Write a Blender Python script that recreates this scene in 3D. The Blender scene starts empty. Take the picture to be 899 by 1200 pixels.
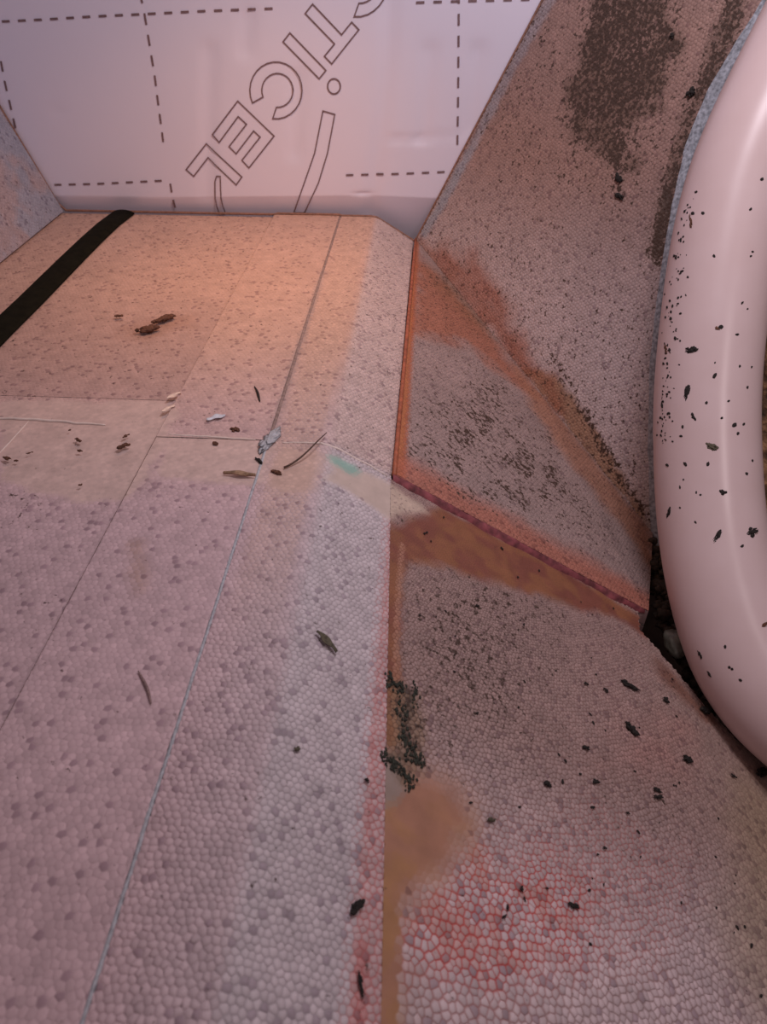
import bpy, math, random
import numpy as np
from mathutils import Vector, Matrix
from mathutils.geometry import delaunay_2d_cdt

scene = bpy.context.scene
COL = scene.collection
rng = np.random.default_rng(11)
random.seed(11)

# ------------------------------------------------------------------ camera
cam_data = bpy.data.cameras.new('camera')
cam = bpy.data.objects.new('camera', cam_data)
COL.objects.link(cam)
scene.camera = cam
YAW, PITCH = math.radians(3.3), math.radians(39.2)
Fv = Vector((-math.sin(YAW) * math.cos(PITCH), math.cos(YAW) * math.cos(PITCH), -math.sin(PITCH)))
Rv = Vector((math.cos(YAW), math.sin(YAW), 0))
Uv = Rv.cross(Fv)
cam.matrix_world = Matrix(((Rv.x, Uv.x, -Fv.x, 0), (Rv.y, Uv.y, -Fv.y, 0), (Rv.z, Uv.z, -Fv.z, .40), (0, 0, 0, 1)))
cam_data.sensor_fit = 'VERTICAL'
cam_data.sensor_height = 24
cam_data.lens = 870 / 1200 * 24
cam_data.clip_start = .01
cam_data.dof.use_dof = True
cam_data.dof.focus_distance = .78
cam_data.dof.aperture_fstop = 7

# ------------------------------------------------------------------ light
world = bpy.data.worlds.new('world')
scene.world = world
world.use_nodes = True
world.node_tree.nodes['Background'].inputs[0].default_value = (.82, .62, .66, 1)
world.node_tree.nodes['Background'].inputs[1].default_value = .22


def area(name, loc, target, size, energy, color, spread=180):
    l = bpy.data.lights.new(name, 'AREA')
    l.size = size
    l.energy = energy
    l.color = color
    l.spread = math.radians(spread)
    o = bpy.data.objects.new(name, l)
    COL.objects.link(o)
    o.location = loc
    o.rotation_euler = (Vector(target) - Vector(loc)).to_track_quat('-Z', 'Y').to_euler()
    return o


area('key_light', (.20, .60, .86), (.08, 1.10, .05), .22, 4.1, (1, .91, .99))
area('warm_lamp', (-.22, .95, .46), (-.24, 1.02, 0), .22, .55, (1, .50, .22), 115)
area('pipe_glint_light', (.54, .13, .68), (.15, .6, -.05), .04, 1.0, (1, .84, .84))  # unseen lamp added at the right for the highlight on the pipe
scene.view_settings.view_transform = 'Standard'
scene.view_settings.look = 'None'
scene.view_settings.gamma = 1
scene.view_settings.use_curve_mapping = False
scene.view_settings.exposure = 0.0

# ------------------------------------------------------------------ measured shapes (metres, on each surface)
DATA = {
    'UP': {'a': (-0.02, 1.266, -0.037), 'e1': (0.518005, -0.794881, -0.315967), 'e2': (0.474222, -0.040552, 0.879471), 'n': (-0.711887, -0.605409, 0.355944), 'K': (0.310977, 0.758115, -0.238886)},
    'rim': [(0.6537, -0.0086), (0.6174, 0.0181), (0.5497, 0.0765), (0.4783, 0.1448), (0.4358, 0.193), (0.3961, 0.2415), (0.3537, 0.2982), (0.3165, 0.3553), (0.2957, 0.4077), (0.2857, 0.4669), (0.281, 0.5107), (0.2785, 0.5815), (0.2771, 0.6347)],
    'mold_up': [(0.0865, 0.3892), (0.0449, 0.445), (0.1237, 0.4771), (0.1898, 0.4468), (0.2301, 0.4102), (0.2443, 0.3642), (0.2388, 0.3331), (0.2629, 0.3029), (0.2426, 0.2798), (0.1896, 0.2812), (0.1308, 0.2991), (0.094, 0.3482)],
    'mold_up2': [(0.2448, 0.2896), (0.2804, 0.2603)],
    'mold_rim': [(0.2488, 0.4922), (0.2744, 0.4471), (0.2928, 0.3852), (0.3207, 0.3355), (0.3498, 0.2836), (0.3765, 0.2501)],
    'mold_rim2': [(0.3345, 0.3036), (0.3769, 0.2466)],
    'haze_up': [(-0.0276, 0.3936), (0.2755, 0.5216), (0.3405, 0.3248), (0.3243, 0.2789), (0.1805, 0.1983), (0.0066, 0.1882)],
    'blue_edge': [(-0.0042, 0.3815), (-0.0028, 0.288), (0.0066, 0.1882), (0.0122, 0.0821), (0.0115, 0.0227)],
    'red_up': [(0.0137, -0.0023), (0.1183, 0.0563), (0.2176, 0.0563), (0.2955, 0.0313), (0.3741, 0.0268), (0.4177, 0.0061), (0.3039, -0.0032), (0.1699, -0.006)],
    'stain_up': [(0.3205, 0.0032), (0.3751, 0.0359), (0.4397, 0.0342), (0.4869, 0.0313), (0.5409, 0.0207), (0.5865, 0.0132), (0.6323, 0.0044), (0.6422, -0.0013), (0.5179, -0.001), (0.391, 0.0006)],
    'stain_dark': [(0.3574, 0.0525), (0.46, 0.0342), (0.5452, 0.0133), (0.6104, 0.0097)],
    'red_low': [(-0.0243, 1.204), (0.0643, 1.1246), (0.1343, 1.0122), (0.1749, 0.9455), (0.1285, 0.9413), (0.0665, 0.98), (-0.0158, 0.91)],
    'diag_rr': [(0.1343, 1.0122), (0.1826, 0.954), (0.2468, 0.851), (0.3078, 0.7608), (0.2921, 0.6795), (0.265, 0.7224), (0.2219, 0.7823), (0.1814, 0.8416), (0.1525, 0.9208)],
    'brown_rr': [(0.0648, 1.1419), (0.1272, 1.1034)],
    'mold_rr': [(0.0071, 0.7412), (0.1164, 0.9517), (0.1673, 0.8278), (0.2112, 0.7209), (0.144, 0.6358), (0.0637, 0.6143), (0.0084, 0.64)],
    'slab_right': [(0.2451, 0.5561), (0.2634, 0.537), (0.2856, 0.5118), (0.3105, 0.4848), (0.334, 0.4622), (0.3687, 0.4484)],
    'tan': [(-0.0228, 0.2351), (-0.0209, 0.253), (-0.0043, 0.2786), (0.0163, 0.2844), (0.0345, 0.2793), (0.0461, 0.2591), (0.0364, 0.2323), (0.0143, 0.2061), (-0.0061, 0.178), (-0.0064, 0.1301), (-0.0116, 0.1289)],
    'mossy': [(-0.0145, 0.3441), (0.0073, 0.3441), (0.0116, 0.32), (0.0132, 0.2896), (-0.001, 0.2675), (-0.0151, 0.2867)],
    'moss_pts': [(-0.0152, 0.346), (-0.0068, 0.3435), (0.0028, 0.3432), (-0.0048, 0.3235), (-0.0029, 0.3045), (0.0011, 0.2941), (0.0084, 0.2908), (-0.0149, 0.2829), (-0.0083, 0.2781), (-0.0012, 0.2736), (0.0029, 0.2722)],
    'grey_patch': [(-0.0188, 0.2817), (-0.0071, 0.2773), (0.002, 0.2656), (-0.015, 0.2467)],
    'redzone': [(-0.0008, 0.1913), (0.0142, 0.2112), (0.048, 0.2337), (0.1111, 0.2501), (0.1359, 0.2409), (0.1238, 0.2096), (0.0786, 0.1817), (0.0348, 0.1651), (0.0028, 0.1607)],
    'pinkzone': [(0.0137, 0.2494), (0.1471, 0.3017), (0.2238, 0.3029), (0.1811, 0.2048), (0.0012, 0.1397), (-0.0049, 0.1716)],
    'reddish2': [(0.2021, 0.4131), (0.2656, 0.4442), (0.2469, 0.3812), (0.1558, 0.3494)],
    'dense': [(-0.0123, 0.4798), (0.0429, 0.5024), (0.1319, 0.5284), (0.1866, 0.5167), (0.1183, 0.4158), (0.0795, 0.3302), (0.0254, 0.2917), (-0.0007, 0.3516)],
    'or_margin_top': [(-0.0204, 0.5236), (0.01, 0.5353), (0.0971, 0.5469), (0.184, 0.5567), (0.2424, 0.5447)],
    'or_wedge': [(-0.0228, 0.4259), (-0.0256, 0.5194), (-0.0001, 0.5474), (0.0225, 0.5846), (0.1004, 0.5867), (0.1588, 0.5868), (0.2776, 0.5786), (0.2485, 0.5484), (0.2274, 0.5561), (0.1513, 0.5341), (0.0841, 0.5161), (0.0265, 0.4965), (-0.0093, 0.4819), (-0.0132, 0.4323)],
    'or_margin_left': [(-0.0234, 0.5056), (-0.0208, 0.4273), (-0.0199, 0.3735), (-0.017, 0.2992)],
    'or_right': [(0.263, 0.5049), (0.3006, 0.4766)],
    'yel_right': [(0.3418, 0.3866), (0.274, 0.2242)],
    'warm_band': [(-0.4408, 0.6546), (-0.2621, 0.6649), (-0.2405, 0.6039), (-0.2462, 0.5259), (-0.2515, 0.4944), (-0.3207, 0.4965), (-0.377, 0.5184)],
    'band_c': [(-0.2467, 0.5959), (-0.1374, 0.5947), (-0.1369, 0.5322), (-0.1442, 0.5216), (-0.2385, 0.5264)],
    'band_r': [(-0.1299, 0.5848), (-0.0849, 0.5717), (-0.0883, 0.516), (-0.1189, 0.5081), (-0.1384, 0.5322)],
    'band_s': [(-0.0826, 0.573), (-0.0261, 0.5759), (0.0028, 0.5681), (0.0097, 0.5631), (-0.026, 0.5264), (-0.0617, 0.5356), (-0.0811, 0.5379)],
    'aqua': [(-0.0767, 0.5688), (-0.0632, 0.5689)],
    'brown_spot': [(-0.3451, 0.827), (-0.3101, 0.8532)],
    'brown_stain_f': [(-0.2063, 0.3873), (-0.2248, 0.4346)],
    'grey_mott': [(-0.3547, 0.4708), (-0.3636, 0.5064), (-0.3232, 0.5025), (-0.3233, 0.4502)],
    'letters': [[(-0.356, 0.1071), (-0.3044, 0.0583), (-0.3154, 0.0459), (-0.3564, 0.0865), (-0.3841, 0.058), (-0.395, 0.068)], [(-0.2975, 0.1683), (-0.2457, 0.12), (-0.2912, 0.0723), (-0.3013, 0.0836), (-0.268, 0.1182), (-0.2775, 0.1268), (-0.3094, 0.0932), (-0.3196, 0.1036), (-0.2876, 0.1363), (-0.2995, 0.1469), (-0.3346, 0.1096), (-0.3442, 0.1205)], [(-0.2749, 0.1661), (-0.2771, 0.1748), (-0.2769, 0.184), (-0.2745, 0.1931), (-0.2699, 0.2015), (-0.2635, 0.2088), (-0.2557, 0.2146), (-0.2468, 0.2186), (-0.2375, 0.2206), (-0.2281, 0.2205), (-0.2192, 0.2183), (-0.2113, 0.2142), (-0.2048, 0.2083), (-0.2001, 0.2009), (-0.1975, 0.1924), (-0.197, 0.1834), (-0.1989, 0.1742), (-0.203, 0.1655), (-0.2092, 0.1578), (-0.217, 0.1515), (-0.226, 0.147), (-0.2357, 0.1446), (-0.2455, 0.1445), (-0.2384, 0.1603), (-0.2327, 0.1607), (-0.2271, 0.1623), (-0.2219, 0.165), (-0.2175, 0.1688), (-0.214, 0.1734), (-0.2117, 0.1785), (-0.2107, 0.1838), (-0.211, 0.1891), (-0.2126, 0.1941), (-0.2154, 0.1984), (-0.2192, 0.2019), (-0.2239, 0.2044), (-0.2291, 0.2057), (-0.2346, 0.2058), (-0.2402, 0.2047), (-0.2454, 0.2024), (-0.2501, 0.1991), (-0.254, 0.1949), (-0.2568, 0.19), (-0.2584, 0.1848), (-0.2587, 0.1794), (-0.2576, 0.1742)], [(-0.2096, 0.2574), (-0.1591, 0.2105), (-0.17, 0.1995), (-0.2206, 0.2463)], [(-0.1742, 0.2923), (-0.1341, 0.2557), (-0.1189, 0.2711), (-0.1088, 0.262), (-0.1501, 0.219), (-0.1605, 0.2286), (-0.1448, 0.2443), (-0.1856, 0.2811)], [(-0.1446, 0.2994), (-0.1468, 0.3081), (-0.1466, 0.3173), (-0.1442, 0.3264), (-0.1396, 0.3348), (-0.1332, 0.3421), (-0.1254, 0.3479), (-0.1165, 0.3519), (-0.1072, 0.3539), (-0.0978, 0.3538), (-0.0889, 0.3516), (-0.081, 0.3475), (-0.0745, 0.3416), (-0.0698, 0.3342), (-0.0672, 0.3257), (-0.0667, 0.3167), (-0.0686, 0.3075), (-0.0727, 0.2988), (-0.0789, 0.2911), (-0.0867, 0.2848), (-0.0957, 0.2803), (-0.1054, 0.2779), (-0.1152, 0.2778), (-0.1081, 0.2936), (-0.1024, 0.294), (-0.0968, 0.2956), (-0.0916, 0.2983), (-0.0872, 0.3021), (-0.0837, 0.3067), (-0.0814, 0.3118), (-0.0804, 0.3171), (-0.0807, 0.3224), (-0.0823, 0.3274), (-0.0851, 0.3317), (-0.0889, 0.3352), (-0.0936, 0.3377), (-0.0988, 0.339), (-0.1043, 0.3391), (-0.1099, 0.338), (-0.1151, 0.3357), (-0.1198, 0.3324), (-0.1237, 0.3282), (-0.1265, 0.3233), (-0.1281, 0.3181), (-0.1284, 0.3127), (-0.1273, 0.3075)]],
    'dot': [(-0.1383, 0.1898), (-0.1387, 0.1872), (-0.1398, 0.1847), (-0.1414, 0.1826), (-0.1435, 0.181), (-0.1459, 0.1799), (-0.1484, 0.1796), (-0.1509, 0.1799), (-0.1532, 0.1809), (-0.1551, 0.1825), (-0.1566, 0.1846), (-0.1574, 0.187), (-0.1576, 0.1896), (-0.1572, 0.1922), (-0.1561, 0.1946), (-0.1545, 0.1967), (-0.1524, 0.1983), (-0.1501, 0.1993), (-0.1476, 0.1997), (-0.1451, 0.1994), (-0.1428, 0.1984), (-0.1409, 0.1969), (-0.1394, 0.1948), (-0.1386, 0.1924)],
    'bars': [[(-0.1665, 0.1562), (-0.1484, 0.1516), (-0.1624, 0.0959), (-0.1794, 0.0507), (-0.2066, 0.0009), (-0.2246, 0.0006), (-0.1967, 0.064), (-0.183, 0.0957)], [(-0.3463, 0.0586), (-0.3401, 0.0587), (-0.344, 0.0239), (-0.3422, -0.0022), (-0.3531, -0.0024), (-0.3539, 0.0238), (-0.35, 0.0507)]],
    'dashes': [[(-0.6375, 0.2688), (-0.57, 0.2718), (-0.499, 0.2758), (-0.4251, 0.279), (-0.3306, 0.2834), (-0.2189, 0.2873)], [(-0.029, 0.2947), (0.0357, 0.2968), (0.1483, 0.2998)], [(-0.4226, 0.3082), (-0.4201, 0.2881), (-0.4202, 0.2601), (-0.4205, 0.2268), (-0.4206, 0.2001), (-0.4226, 0.1632), (-0.4242, 0.1236), (-0.426, 0.0885)], [(-0.4251, 0.0482), (-0.4258, 0.0046)], [(-0.6537, 0.2205), (-0.6572, 0.19), (-0.6587, 0.1607), (-0.6614, 0.1181)], [(-0.6236, 0.041), (-0.5536, 0.0435), (-0.4346, 0.0507)], [(0.0324, 0.3101), (0.0365, 0.2367), (0.0401, 0.1704), (0.0433, 0.0988)], [(-0.1358, 0.0635), (-0.0449, 0.0671), (0.0369, 0.0716)]],
    'dents': [(-0.051, 0.1172), (-0.0176, 0.1177), (0.0114, 0.1217), (0.0419, 0.1221), (-0.5852, 0.1508), (-0.1073, 0.0346)],
    'creases': [[(-0.0631, 0.3554), (-0.0661, 0.236), (-0.0763, 0.1339), (-0.0847, 0.0717), (-0.0979, 0.0022)], [(-0.005, 0.2364), (-0.0111, 0.1226)], [(0.0644, 0.2369), (0.0594, 0.1355)], [(-0.3318, 0.234), (-0.3657, 0.0276)], [(-0.2006, 0.2021), (-0.2152, 0.0952)], [(-0.2694, 0.2766), (-0.2781, 0.2344)]],
    'pipe': [(0.4852, 1.0493, 0.4794), (0.4588, 1.0196, 0.4291), (0.4342, 0.9921, 0.3811), (0.4129, 0.9685, 0.3378), (0.3943, 0.9481, 0.2992), (0.3776, 0.9296, 0.2648), (0.3629, 0.9125, 0.2335), (0.3503, 0.8963, 0.204), (0.3401, 0.8799, 0.175), (0.3324, 0.8618, 0.1454), (0.3265, 0.8398, 0.1129), (0.3218, 0.812, 0.0756), (0.3182, 0.7824, 0.0379), (0.3158, 0.755, 0.0038), (0.3149, 0.7254, -0.0308), (0.316, 0.6891, -0.0695), (0.3183, 0.6515, -0.1057), (0.3213, 0.618, -0.1328), (0.3253, 0.5868, -0.1542), (0.3311, 0.5556, -0.1737), (0.3388, 0.5265, -0.19), (0.349, 0.5018, -0.2018), (0.3613, 0.4805, -0.2096), (0.3754, 0.4615, -0.2143), (0.3915, 0.4441, -0.2169), (0.4098, 0.428, -0.2181), (0.4311, 0.4132, -0.2179), (0.4562, 0.3996, -0.2158), (0.4834, 0.3868, -0.2128)],
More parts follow.
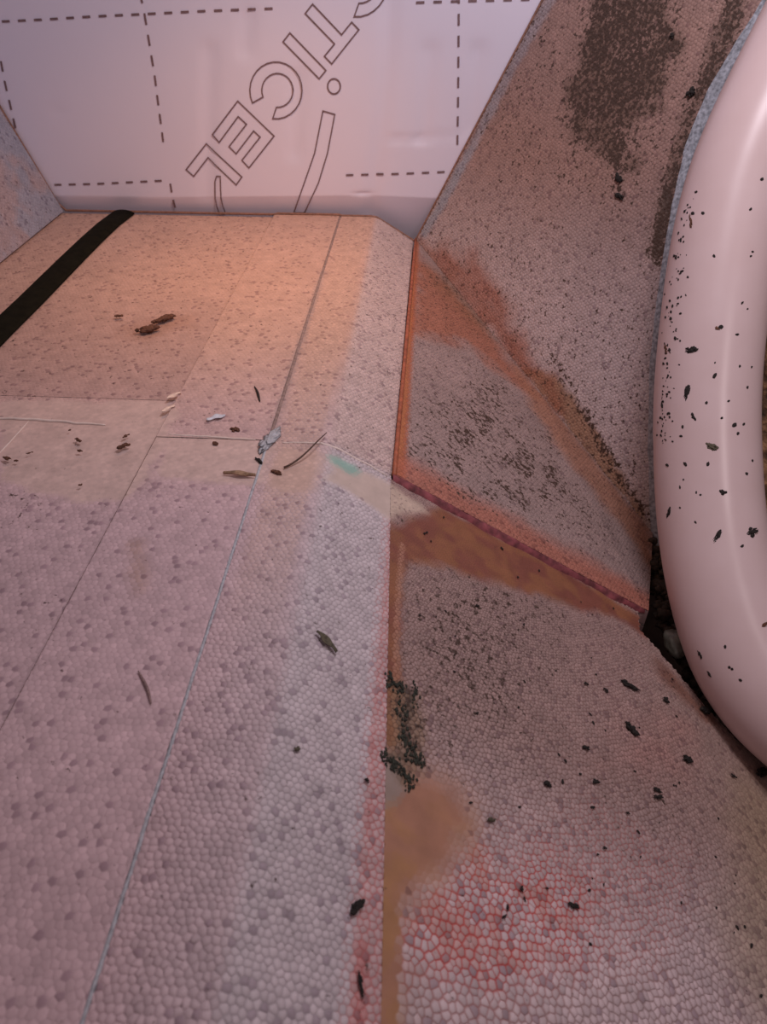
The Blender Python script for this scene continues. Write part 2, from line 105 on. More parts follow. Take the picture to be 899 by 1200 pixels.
    'items': [('twig', 'twig', 'thin curved brown twig lying across the pale joint between the floor boards', (-0.1227, 0.5462, 0.001), (-0.09, 0.6019, 0.001), (0.0, 0.0, 1.0), 0.002, 'twig', ''), ('wood_splinter', 'splinter', 'short dark splinter on the rear floor board above the pale joint', (-0.1794, 0.6911, 0.001), (-0.1656, 0.6618, 0.001), (0.0, 0.0, 1.0), 0.0027, 'dark', ''), ('foam_flake', 'flake', 'small blue-white flake on the rear floor board just above the pale joint', (-0.2123, 0.6211, 0.001), (-0.1965, 0.6316, 0.001), (0.0, 0.0, 1.0), 0.0069, 'white', ''), ('bark_flake', 'bark', 'curled tan bark peel lying left of the blue grey sealant lump', (-0.1761, 0.5338, 0.001), (-0.146, 0.5317, 0.001), (0.0, 0.0, 1.0), 0.0046, 'tan', ''), ('dried_leaf', 'leaf', 'olive brown dried leaf scrap on the front floor strip left of the red seam', (-0.0698, 0.3577, -0.0068), (-0.0542, 0.3477, -0.0165), (0.527, 0.0, 0.85), 0.0055, 'leaf', ''), ('dirt_crumb', 'dirt', 'small olive crumb below the dried leaf on the front floor strip', (-0.0715, 0.26, -0.0058), (-0.0668, 0.2634, -0.0086), (0.527, 0.0, 0.85), 0.0037, 'leaf', 'crumbs on the front slab and its seam'), ('wood_splinter', 'splinter', 'long faint grey brown fibre on the front floor board left of the blue sealant line', (-0.1826, 0.3093, 0.001), (-0.1671, 0.2833, 0.001), (0.0, 0.0, 1.0), 0.002, 'fibre', ''), ('mud_clump', 'mud', 'flat red brown mud clump on the rear left floor board', (-0.3465, 0.8154, 0.001), (-0.321, 0.8286, 0.001), (0.0, 0.0, 1.0), 0.0135, 'mud', ''), ('mud_clump', 'mud', 'dark red brown mud clump with a raised top beside the flat clump', (-0.3336, 0.8423, 0.001), (-0.3142, 0.8608, 0.001), (0.0, 0.0, 1.0), 0.0117, 'mud', ''), ('dirt_crumb', 'dirt', 'tiny red brown crumb left of the two mud clumps', (-0.388, 0.8565, 0.001), (-0.377, 0.8597, 0.001), (0.0, 0.0, 1.0), 0.0054, 'mud', 'crumbs and scraps on the floor boards'), ('dirt_crumb', 'dirt', 'reddish brown crumb on the rear floor board beside the blue-white flake', (-0.1862, 0.6085, 0.001), (-0.1772, 0.606, 0.001), (0.0, 0.0, 1.0), 0.0067, 'mud', 'crumbs and scraps on the floor boards'), ('dirt_crumb', 'dirt', 'small dark crumb at the far left end of the pale filler band', (-0.3898, 0.5498, 0.001), (-0.3793, 0.5449, 0.001), (0.0, 0.0, 1.0), 0.004, 'mud', 'crumbs and scraps on the floor boards'), ('dirt_crumb', 'dirt', 'brown crumb right of the far left crumb on the filler band', (-0.3755, 0.5438, 0.001), (-0.37, 0.5441, 0.001), (0.0, 0.0, 1.0), 0.0032, 'mud', 'crumbs and scraps on the floor boards'), ('dirt_crumb', 'dirt', 'slim brown crumb lying slanted in the left part of the filler band', (-0.3692, 0.5552, 0.001), (-0.364, 0.5584, 0.001), (0.0, 0.0, 1.0), 0.0024, 'mud', 'crumbs and scraps on the floor boards'), ('dirt_crumb', 'dirt', 'brown crumb in the middle of the pale filler band', (-0.3241, 0.5635, 0.001), (-0.3171, 0.5625, 0.001), (0.0, 0.0, 1.0), 0.004, 'mud', 'crumbs and scraps on the floor boards'), ('dirt_crumb', 'dirt', 'small brown crumb just above the middle crumb on the filler band', (-0.3326, 0.5834, 0.001), (-0.3247, 0.5779, 0.001), (0.0, 0.0, 1.0), 0.0033, 'mud', 'crumbs and scraps on the floor boards'), ('dirt_crumb', 'dirt', 'tiny crumb on the filler band nearest under the whitish ridge', (-0.3451, 0.5978, 0.001), (-0.3417, 0.598, 0.001), (0.0, 0.0, 1.0), 0.0025, 'mud', 'crumbs and scraps on the floor boards'), ('dirt_crumb', 'dirt', 'upper dark crumb of the pair at the right of the filler band', (-0.287, 0.5875, 0.001), (-0.2831, 0.5938, 0.001), (0.0, 0.0, 1.0), 0.0041, 'mud', 'crumbs and scraps on the floor boards'), ('dirt_crumb', 'dirt', 'larger lower red brown crumb of the pair at the right of the filler band', (-0.2856, 0.5686, 0.001), (-0.277, 0.5778, 0.001), (0.0, 0.0, 1.0), 0.0065, 'mud', 'crumbs and scraps on the floor boards'), ('dirt_crumb', 'dirt', 'small crumb near the ragged front edge of the filler band', (-0.3026, 0.5099, 0.001), (-0.297, 0.5114, 0.001), (0.0, 0.0, 1.0), 0.003, 'mud', 'crumbs and scraps on the floor boards'), ('dirt_crumb', 'dirt', 'black crumb at the left foot of the blue grey sealant lump', (-0.1511, 0.5622, 0.001), (-0.144, 0.5503, 0.001), (0.0, 0.0, 1.0), 0.004, 'dark', 'crumbs and scraps on the floor boards'), ('dirt_crumb', 'dirt', 'brown smear like crumb under the near end of the twig', (-0.1337, 0.5415, 0.001), (-0.1236, 0.5369, 0.001), (0.0, 0.0, 1.0), 0.0047, 'mud', 'crumbs and scraps on the floor boards'), ('dirt_crumb', 'dirt', 'grey brown crumb on the pale filler of the centre floor board', (-0.1986, 0.5823, 0.001), (-0.1901, 0.5813, 0.001), (0.0, 0.0, 1.0), 0.0057, 'mud', 'crumbs and scraps on the floor boards'), ('paint_flake', 'flake', 'cream flake at the corner of the rear centre floor board', (-0.264, 0.6596, 0.001), (-0.2536, 0.6742, 0.001), (0.0, 0.0, 1.0), 0.0054, 'cream', ''), ('paint_flake', 'flake', 'second cream flake below the first at the board corner', (-0.2621, 0.6344, 0.001), (-0.2527, 0.6483, 0.001), (0.0, 0.0, 1.0), 0.0044, 'cream', ''), ('dirt_crumb', 'dirt', 'large branched black crumb on the red stained seam above the lowest slim crumb', (-0.028, 0.1772, -0.0327), (-0.0225, 0.1854, -0.0361), (0.527, 0.0, 0.85), 0.0057, 'dark', 'crumbs on the front slab and its seam'), ('dirt_crumb', 'dirt', 'slim black crumb on the seam lowest in the photo', (-0.0215, 0.1492, -0.0368), (-0.0189, 0.1387, -0.0384), (0.527, 0.0, 0.85), 0.0022, 'dark', 'crumbs on the front slab and its seam'), ('dirt_crumb', 'dirt', 'small black crumb on the upper part of the pink seam', (-0.0273, 0.2593, -0.0332), (-0.024, 0.2589, -0.0352), (0.527, 0.0, 0.85), 0.0038, 'dark', 'crumbs on the front slab and its seam'), ('dirt_crumb', 'dirt', 'elongated black crumb on the front slab nearest below the dark cavity', (0.2007, 0.4618, -0.1745), (0.2198, 0.4599, -0.1863), (0.527, 0.0, 0.85), 0.0066, 'dark', 'crumbs on the front slab and its seam'), ('dirt_crumb', 'dirt', 'biggest black crumb on the front slab between two slimmer ones', (0.196, 0.4115, -0.1716), (0.2053, 0.4025, -0.1774), (0.527, 0.0, 0.85), 0.0085, 'dark', 'crumbs on the front slab and its seam'), ('dirt_crumb', 'dirt', 'small black crumb right of the biggest crumb on the front slab', (0.2482, 0.4668, -0.2039), (0.2556, 0.4655, -0.2086), (0.527, 0.0, 0.85), 0.0067, 'dark', 'crumbs on the front slab and its seam'), ('dirt_crumb', 'dirt', 'slim brown black crumb left of the elongated black crumb', (0.1784, 0.4409, -0.1607), (0.184, 0.4381, -0.1642), (0.527, 0.0, 0.85), 0.004, 'dark', 'crumbs on the front slab and its seam'), ('dirt_crumb', 'dirt', 'tiny black crumb left of the slim brown black one', (0.1565, 0.4349, -0.1471), (0.1637, 0.4369, -0.1516), (0.527, 0.0, 0.85), 0.0031, 'dark', 'crumbs on the front slab and its seam'), ('dirt_crumb', 'dirt', 'round black crumb left in the middle of the front slab', (0.1025, 0.3117, -0.1136), (0.1092, 0.3145, -0.1178), (0.527, 0.0, 0.85), 0.0058, 'dark', 'crumbs on the front slab and its seam'), ('dirt_crumb', 'dirt', 'round black crumb right of the other round one on the front slab', (0.1487, 0.3336, -0.1423), (0.155, 0.3348, -0.1462), (0.527, 0.0, 0.85), 0.0048, 'dark', 'crumbs on the front slab and its seam'), ('dirt_crumb', 'dirt', 'small round black crumb above the pair of round crumbs', (0.1428, 0.3621, -0.1386), (0.1502, 0.3639, -0.1432), (0.527, 0.0, 0.85), 0.005, 'dark', 'crumbs on the front slab and its seam'), ('dirt_crumb', 'dirt', 'angular black crumb below the pipe bend on the front slab', (0.2517, 0.3993, -0.2061), (0.2637, 0.4056, -0.2136), (0.527, 0.0, 0.85), 0.0071, 'dark', 'crumbs on the front slab and its seam'), ('dirt_crumb', 'dirt', 'upper black crumb of a touching pair on the front slab', (0.2085, 0.3529, -0.1793), (0.2167, 0.3524, -0.1844), (0.527, 0.0, 0.85), 0.0036, 'dark', 'crumbs on the front slab and its seam'), ('dirt_crumb', 'dirt', 'lower black crumb of a touching pair on the front slab', (0.2069, 0.3437, -0.1784), (0.2171, 0.3479, -0.1847), (0.527, 0.0, 0.85), 0.0036, 'dark', 'crumbs on the front slab and its seam'), ('dirt_crumb', 'dirt', 'black crumb in the corner where the pipe touches the front slab', (0.2972, 0.4776, -0.2343), (0.3091, 0.4795, -0.2417), (0.527, 0.0, 0.85), 0.0105, 'dark', 'crumbs on the front slab and its seam'), ('dirt_crumb', 'dirt', "black crumb below the pipe at the photo's right edge", (0.3463, 0.424, -0.2648), (0.3657, 0.4381, -0.2768), (0.527, 0.0, 0.85), 0.0094, 'dark', 'crumbs on the front slab and its seam'), ('dirt_crumb', 'dirt', 'flat black crumb lying in the red stained bead area', (0.1105, 0.2261, -0.1186), (0.1195, 0.2274, -0.1242), (0.527, 0.0, 0.85), 0.0034, 'dark', 'crumbs on the front slab and its seam'), ('dirt_crumb', 'dirt', 'upright black crumb at the top of the red stained bead area', (0.0776, 0.2286, -0.0982), (0.0782, 0.2222, -0.0986), (0.527, 0.0, 0.85), 0.0025, 'dark', 'crumbs on the front slab and its seam'), ('dirt_crumb', 'dirt', 'small dark crumb left of the upright crumb in the red beads', (0.0621, 0.203, -0.0886), (0.0663, 0.2053, -0.0912), (0.527, 0.0, 0.85), 0.0027, 'dark', 'crumbs on the front slab and its seam'), ('dirt_crumb', 'dirt', 'grey crumb on the pinkish beads above the red stained area', (0.0553, 0.2646, -0.0843), (0.0622, 0.2667, -0.0886), (0.527, 0.0, 0.85), 0.0047, 'leaf', 'crumbs on the front slab and its seam'), ('dirt_crumb', 'dirt', 'tiny black crumb between the round crumbs and the red stained area', (0.1744, 0.3171, -0.1582), (0.1784, 0.318, -0.1607), (0.527, 0.0, 0.85), 0.0027, 'dark', 'crumbs on the front slab and its seam'), ('dirt_crumb', 'dirt', 'tiny black crumb just above the red stained bead area on the right', (0.1467, 0.2792, -0.1411), (0.1503, 0.2792, -0.1433), (0.527, 0.0, 0.85), 0.0025, 'dark', 'crumbs on the front slab and its seam'), ('dirt_crumb', 'dirt', 'tiny dark crumb at the right edge of the front slab under the pipe', (0.3084, 0.4084, -0.2413), (0.3142, 0.4082, -0.2449), (0.527, 0.0, 0.85), 0.0041, 'dark', 'crumbs on the front slab and its seam'), ('mould_clump', 'mould', 'black mould clump just below the big dark mould patch', (0.2438, 1.0498, 0.1272), (0.2498, 1.0384, 0.1198), (-0.712, -0.605, 0.356), 0.0089, 'dark', 'mould clumps on the tall stained face'), ('mould_clump', 'mould', 'second black mould clump lowest under the big mould patch', (0.2461, 1.0362, 0.1086), (0.2536, 1.0249, 0.1045), (-0.712, -0.605, 0.356), 0.0078, 'dark', 'mould clumps on the tall stained face'), ('mould_clump', 'mould', 'black mould clump right of the big mould patch', (0.2873, 1.0863, 0.2761), (0.2916, 1.0844, 0.2816), (-0.712, -0.605, 0.356), 0.0083, 'dark', 'mould clumps on the tall stained face'), ('mould_clump', 'mould', 'brown black mould clump between the mould patch and the pipe rim', (0.3092, 1.033, 0.2293), (0.3134, 1.0251, 0.2243), (-0.712, -0.605, 0.356), 0.0102, 'dark', 'mould clumps on the tall stained face'), ('dirt_fleck', 'dirt', 'ragged black fleck group high on the white pipe', (0.2756, 0.7316, 0.0338), (0.2877, 0.7262, 0.0428), (-0.737, -0.51, 0.443), 0.0108, 'dark', 'dirt flecks on the white pipe'), ('dirt_fleck', 'dirt', 'slim vertical black fleck on the pipe below the ragged one', (0.2814, 0.7058, 0.0128), (0.277, 0.6965, -0.0034), (-0.612, -0.591, 0.525), 0.0045, 'dark', 'dirt flecks on the white pipe'), ('dirt_fleck', 'dirt', 'small black fleck under the slim vertical fleck on the pipe', (0.2826, 0.6853, -0.0089), (0.2855, 0.677, -0.0151), (-0.589, -0.626, 0.511), 0.0036, 'dark', 'dirt flecks on the white pipe'), ('dirt_fleck', 'dirt', 'brown fleck highest in the middle of the pipe', (0.2998, 0.735, 0.062), (0.3069, 0.7323, 0.0616), (-0.322, -0.735, 0.597), 0.0044, 'mud', 'dirt flecks on the white pipe'), ('dirt_fleck', 'dirt', 'fuzzy grey black fleck in the middle of the pipe', (0.2945, 0.658, -0.0287), (0.3069, 0.6498, -0.0321), (-0.386, -0.677, 0.626), 0.0088, 'leaf', 'dirt flecks on the white pipe'), ('dirt_fleck', 'dirt', 'compact black fleck below the fuzzy one on the pipe', (0.3075, 0.6208, -0.0607), (0.3138, 0.6157, -0.0642), (-0.189, -0.669, 0.719), 0.007, 'dark', 'dirt flecks on the white pipe'), ('dirt_fleck', 'dirt', 'slanted black streak fleck on the pipe', (0.2965, 0.577, -0.1027), (0.3084, 0.5885, -0.088), (-0.472, -0.553, 0.687), 0.0043, 'dark', 'dirt flecks on the white pipe'), ('dirt_fleck', 'dirt', 'star shaped black fleck right of the slanted streak on the pipe', (0.3252, 0.5823, -0.091), (0.344, 0.5923, -0.0896), (0.065, -0.601, 0.797), 0.0086, 'dark', 'dirt flecks on the white pipe'), ('dirt_fleck', 'dirt', 'black fleck at the left edge of the pipe beside the cavity', (0.2666, 0.6258, -0.1076), (0.2688, 0.6303, -0.0936), (-0.96, -0.206, 0.187), 0.0045, 'dark', 'dirt flecks on the white pipe'), ('dirt_fleck', 'dirt', 'long brown stick fleck at the right of the pipe bend', (0.3171, 0.4981, -0.1482), (0.3478, 0.511, -0.1374), (-0.395, -0.517, 0.76), 0.005, 'mud', 'dirt flecks on the white pipe'), ('dirt_fleck', 'dirt', 'slim black fleck at the left edge low on the pipe bend', (0.2877, 0.5085, -0.1801), (0.2907, 0.4999, -0.1841), (-0.916, -0.369, 0.159), 0.0034, 'dark', 'dirt flecks on the white pipe'), ('dirt_fleck', 'dirt', 'lowest slim black fleck on the left edge of the pipe bend', (0.2943, 0.4907, -0.1883), (0.2974, 0.4833, -0.1921), (-0.896, -0.418, 0.148), 0.0034, 'dark', 'dirt flecks on the white pipe'), ('dirt_fleck', 'dirt', 'slim fleck on the upper left edge of the pipe', (0.2795, 0.8342, 0.1458), (0.2809, 0.8184, 0.1349), (-0.897, -0.279, 0.344), 0.0036, 'mud', 'dirt flecks on the white pipe'), ('dirt_fleck', 'dirt', 'brown fleck on the left edge of the pipe near its middle', (0.2634, 0.7599, 0.0303), (0.2646, 0.7474, 0.0244), (-0.971, -0.16, 0.175), 0.0046, 'mud', 'dirt flecks on the white pipe')],
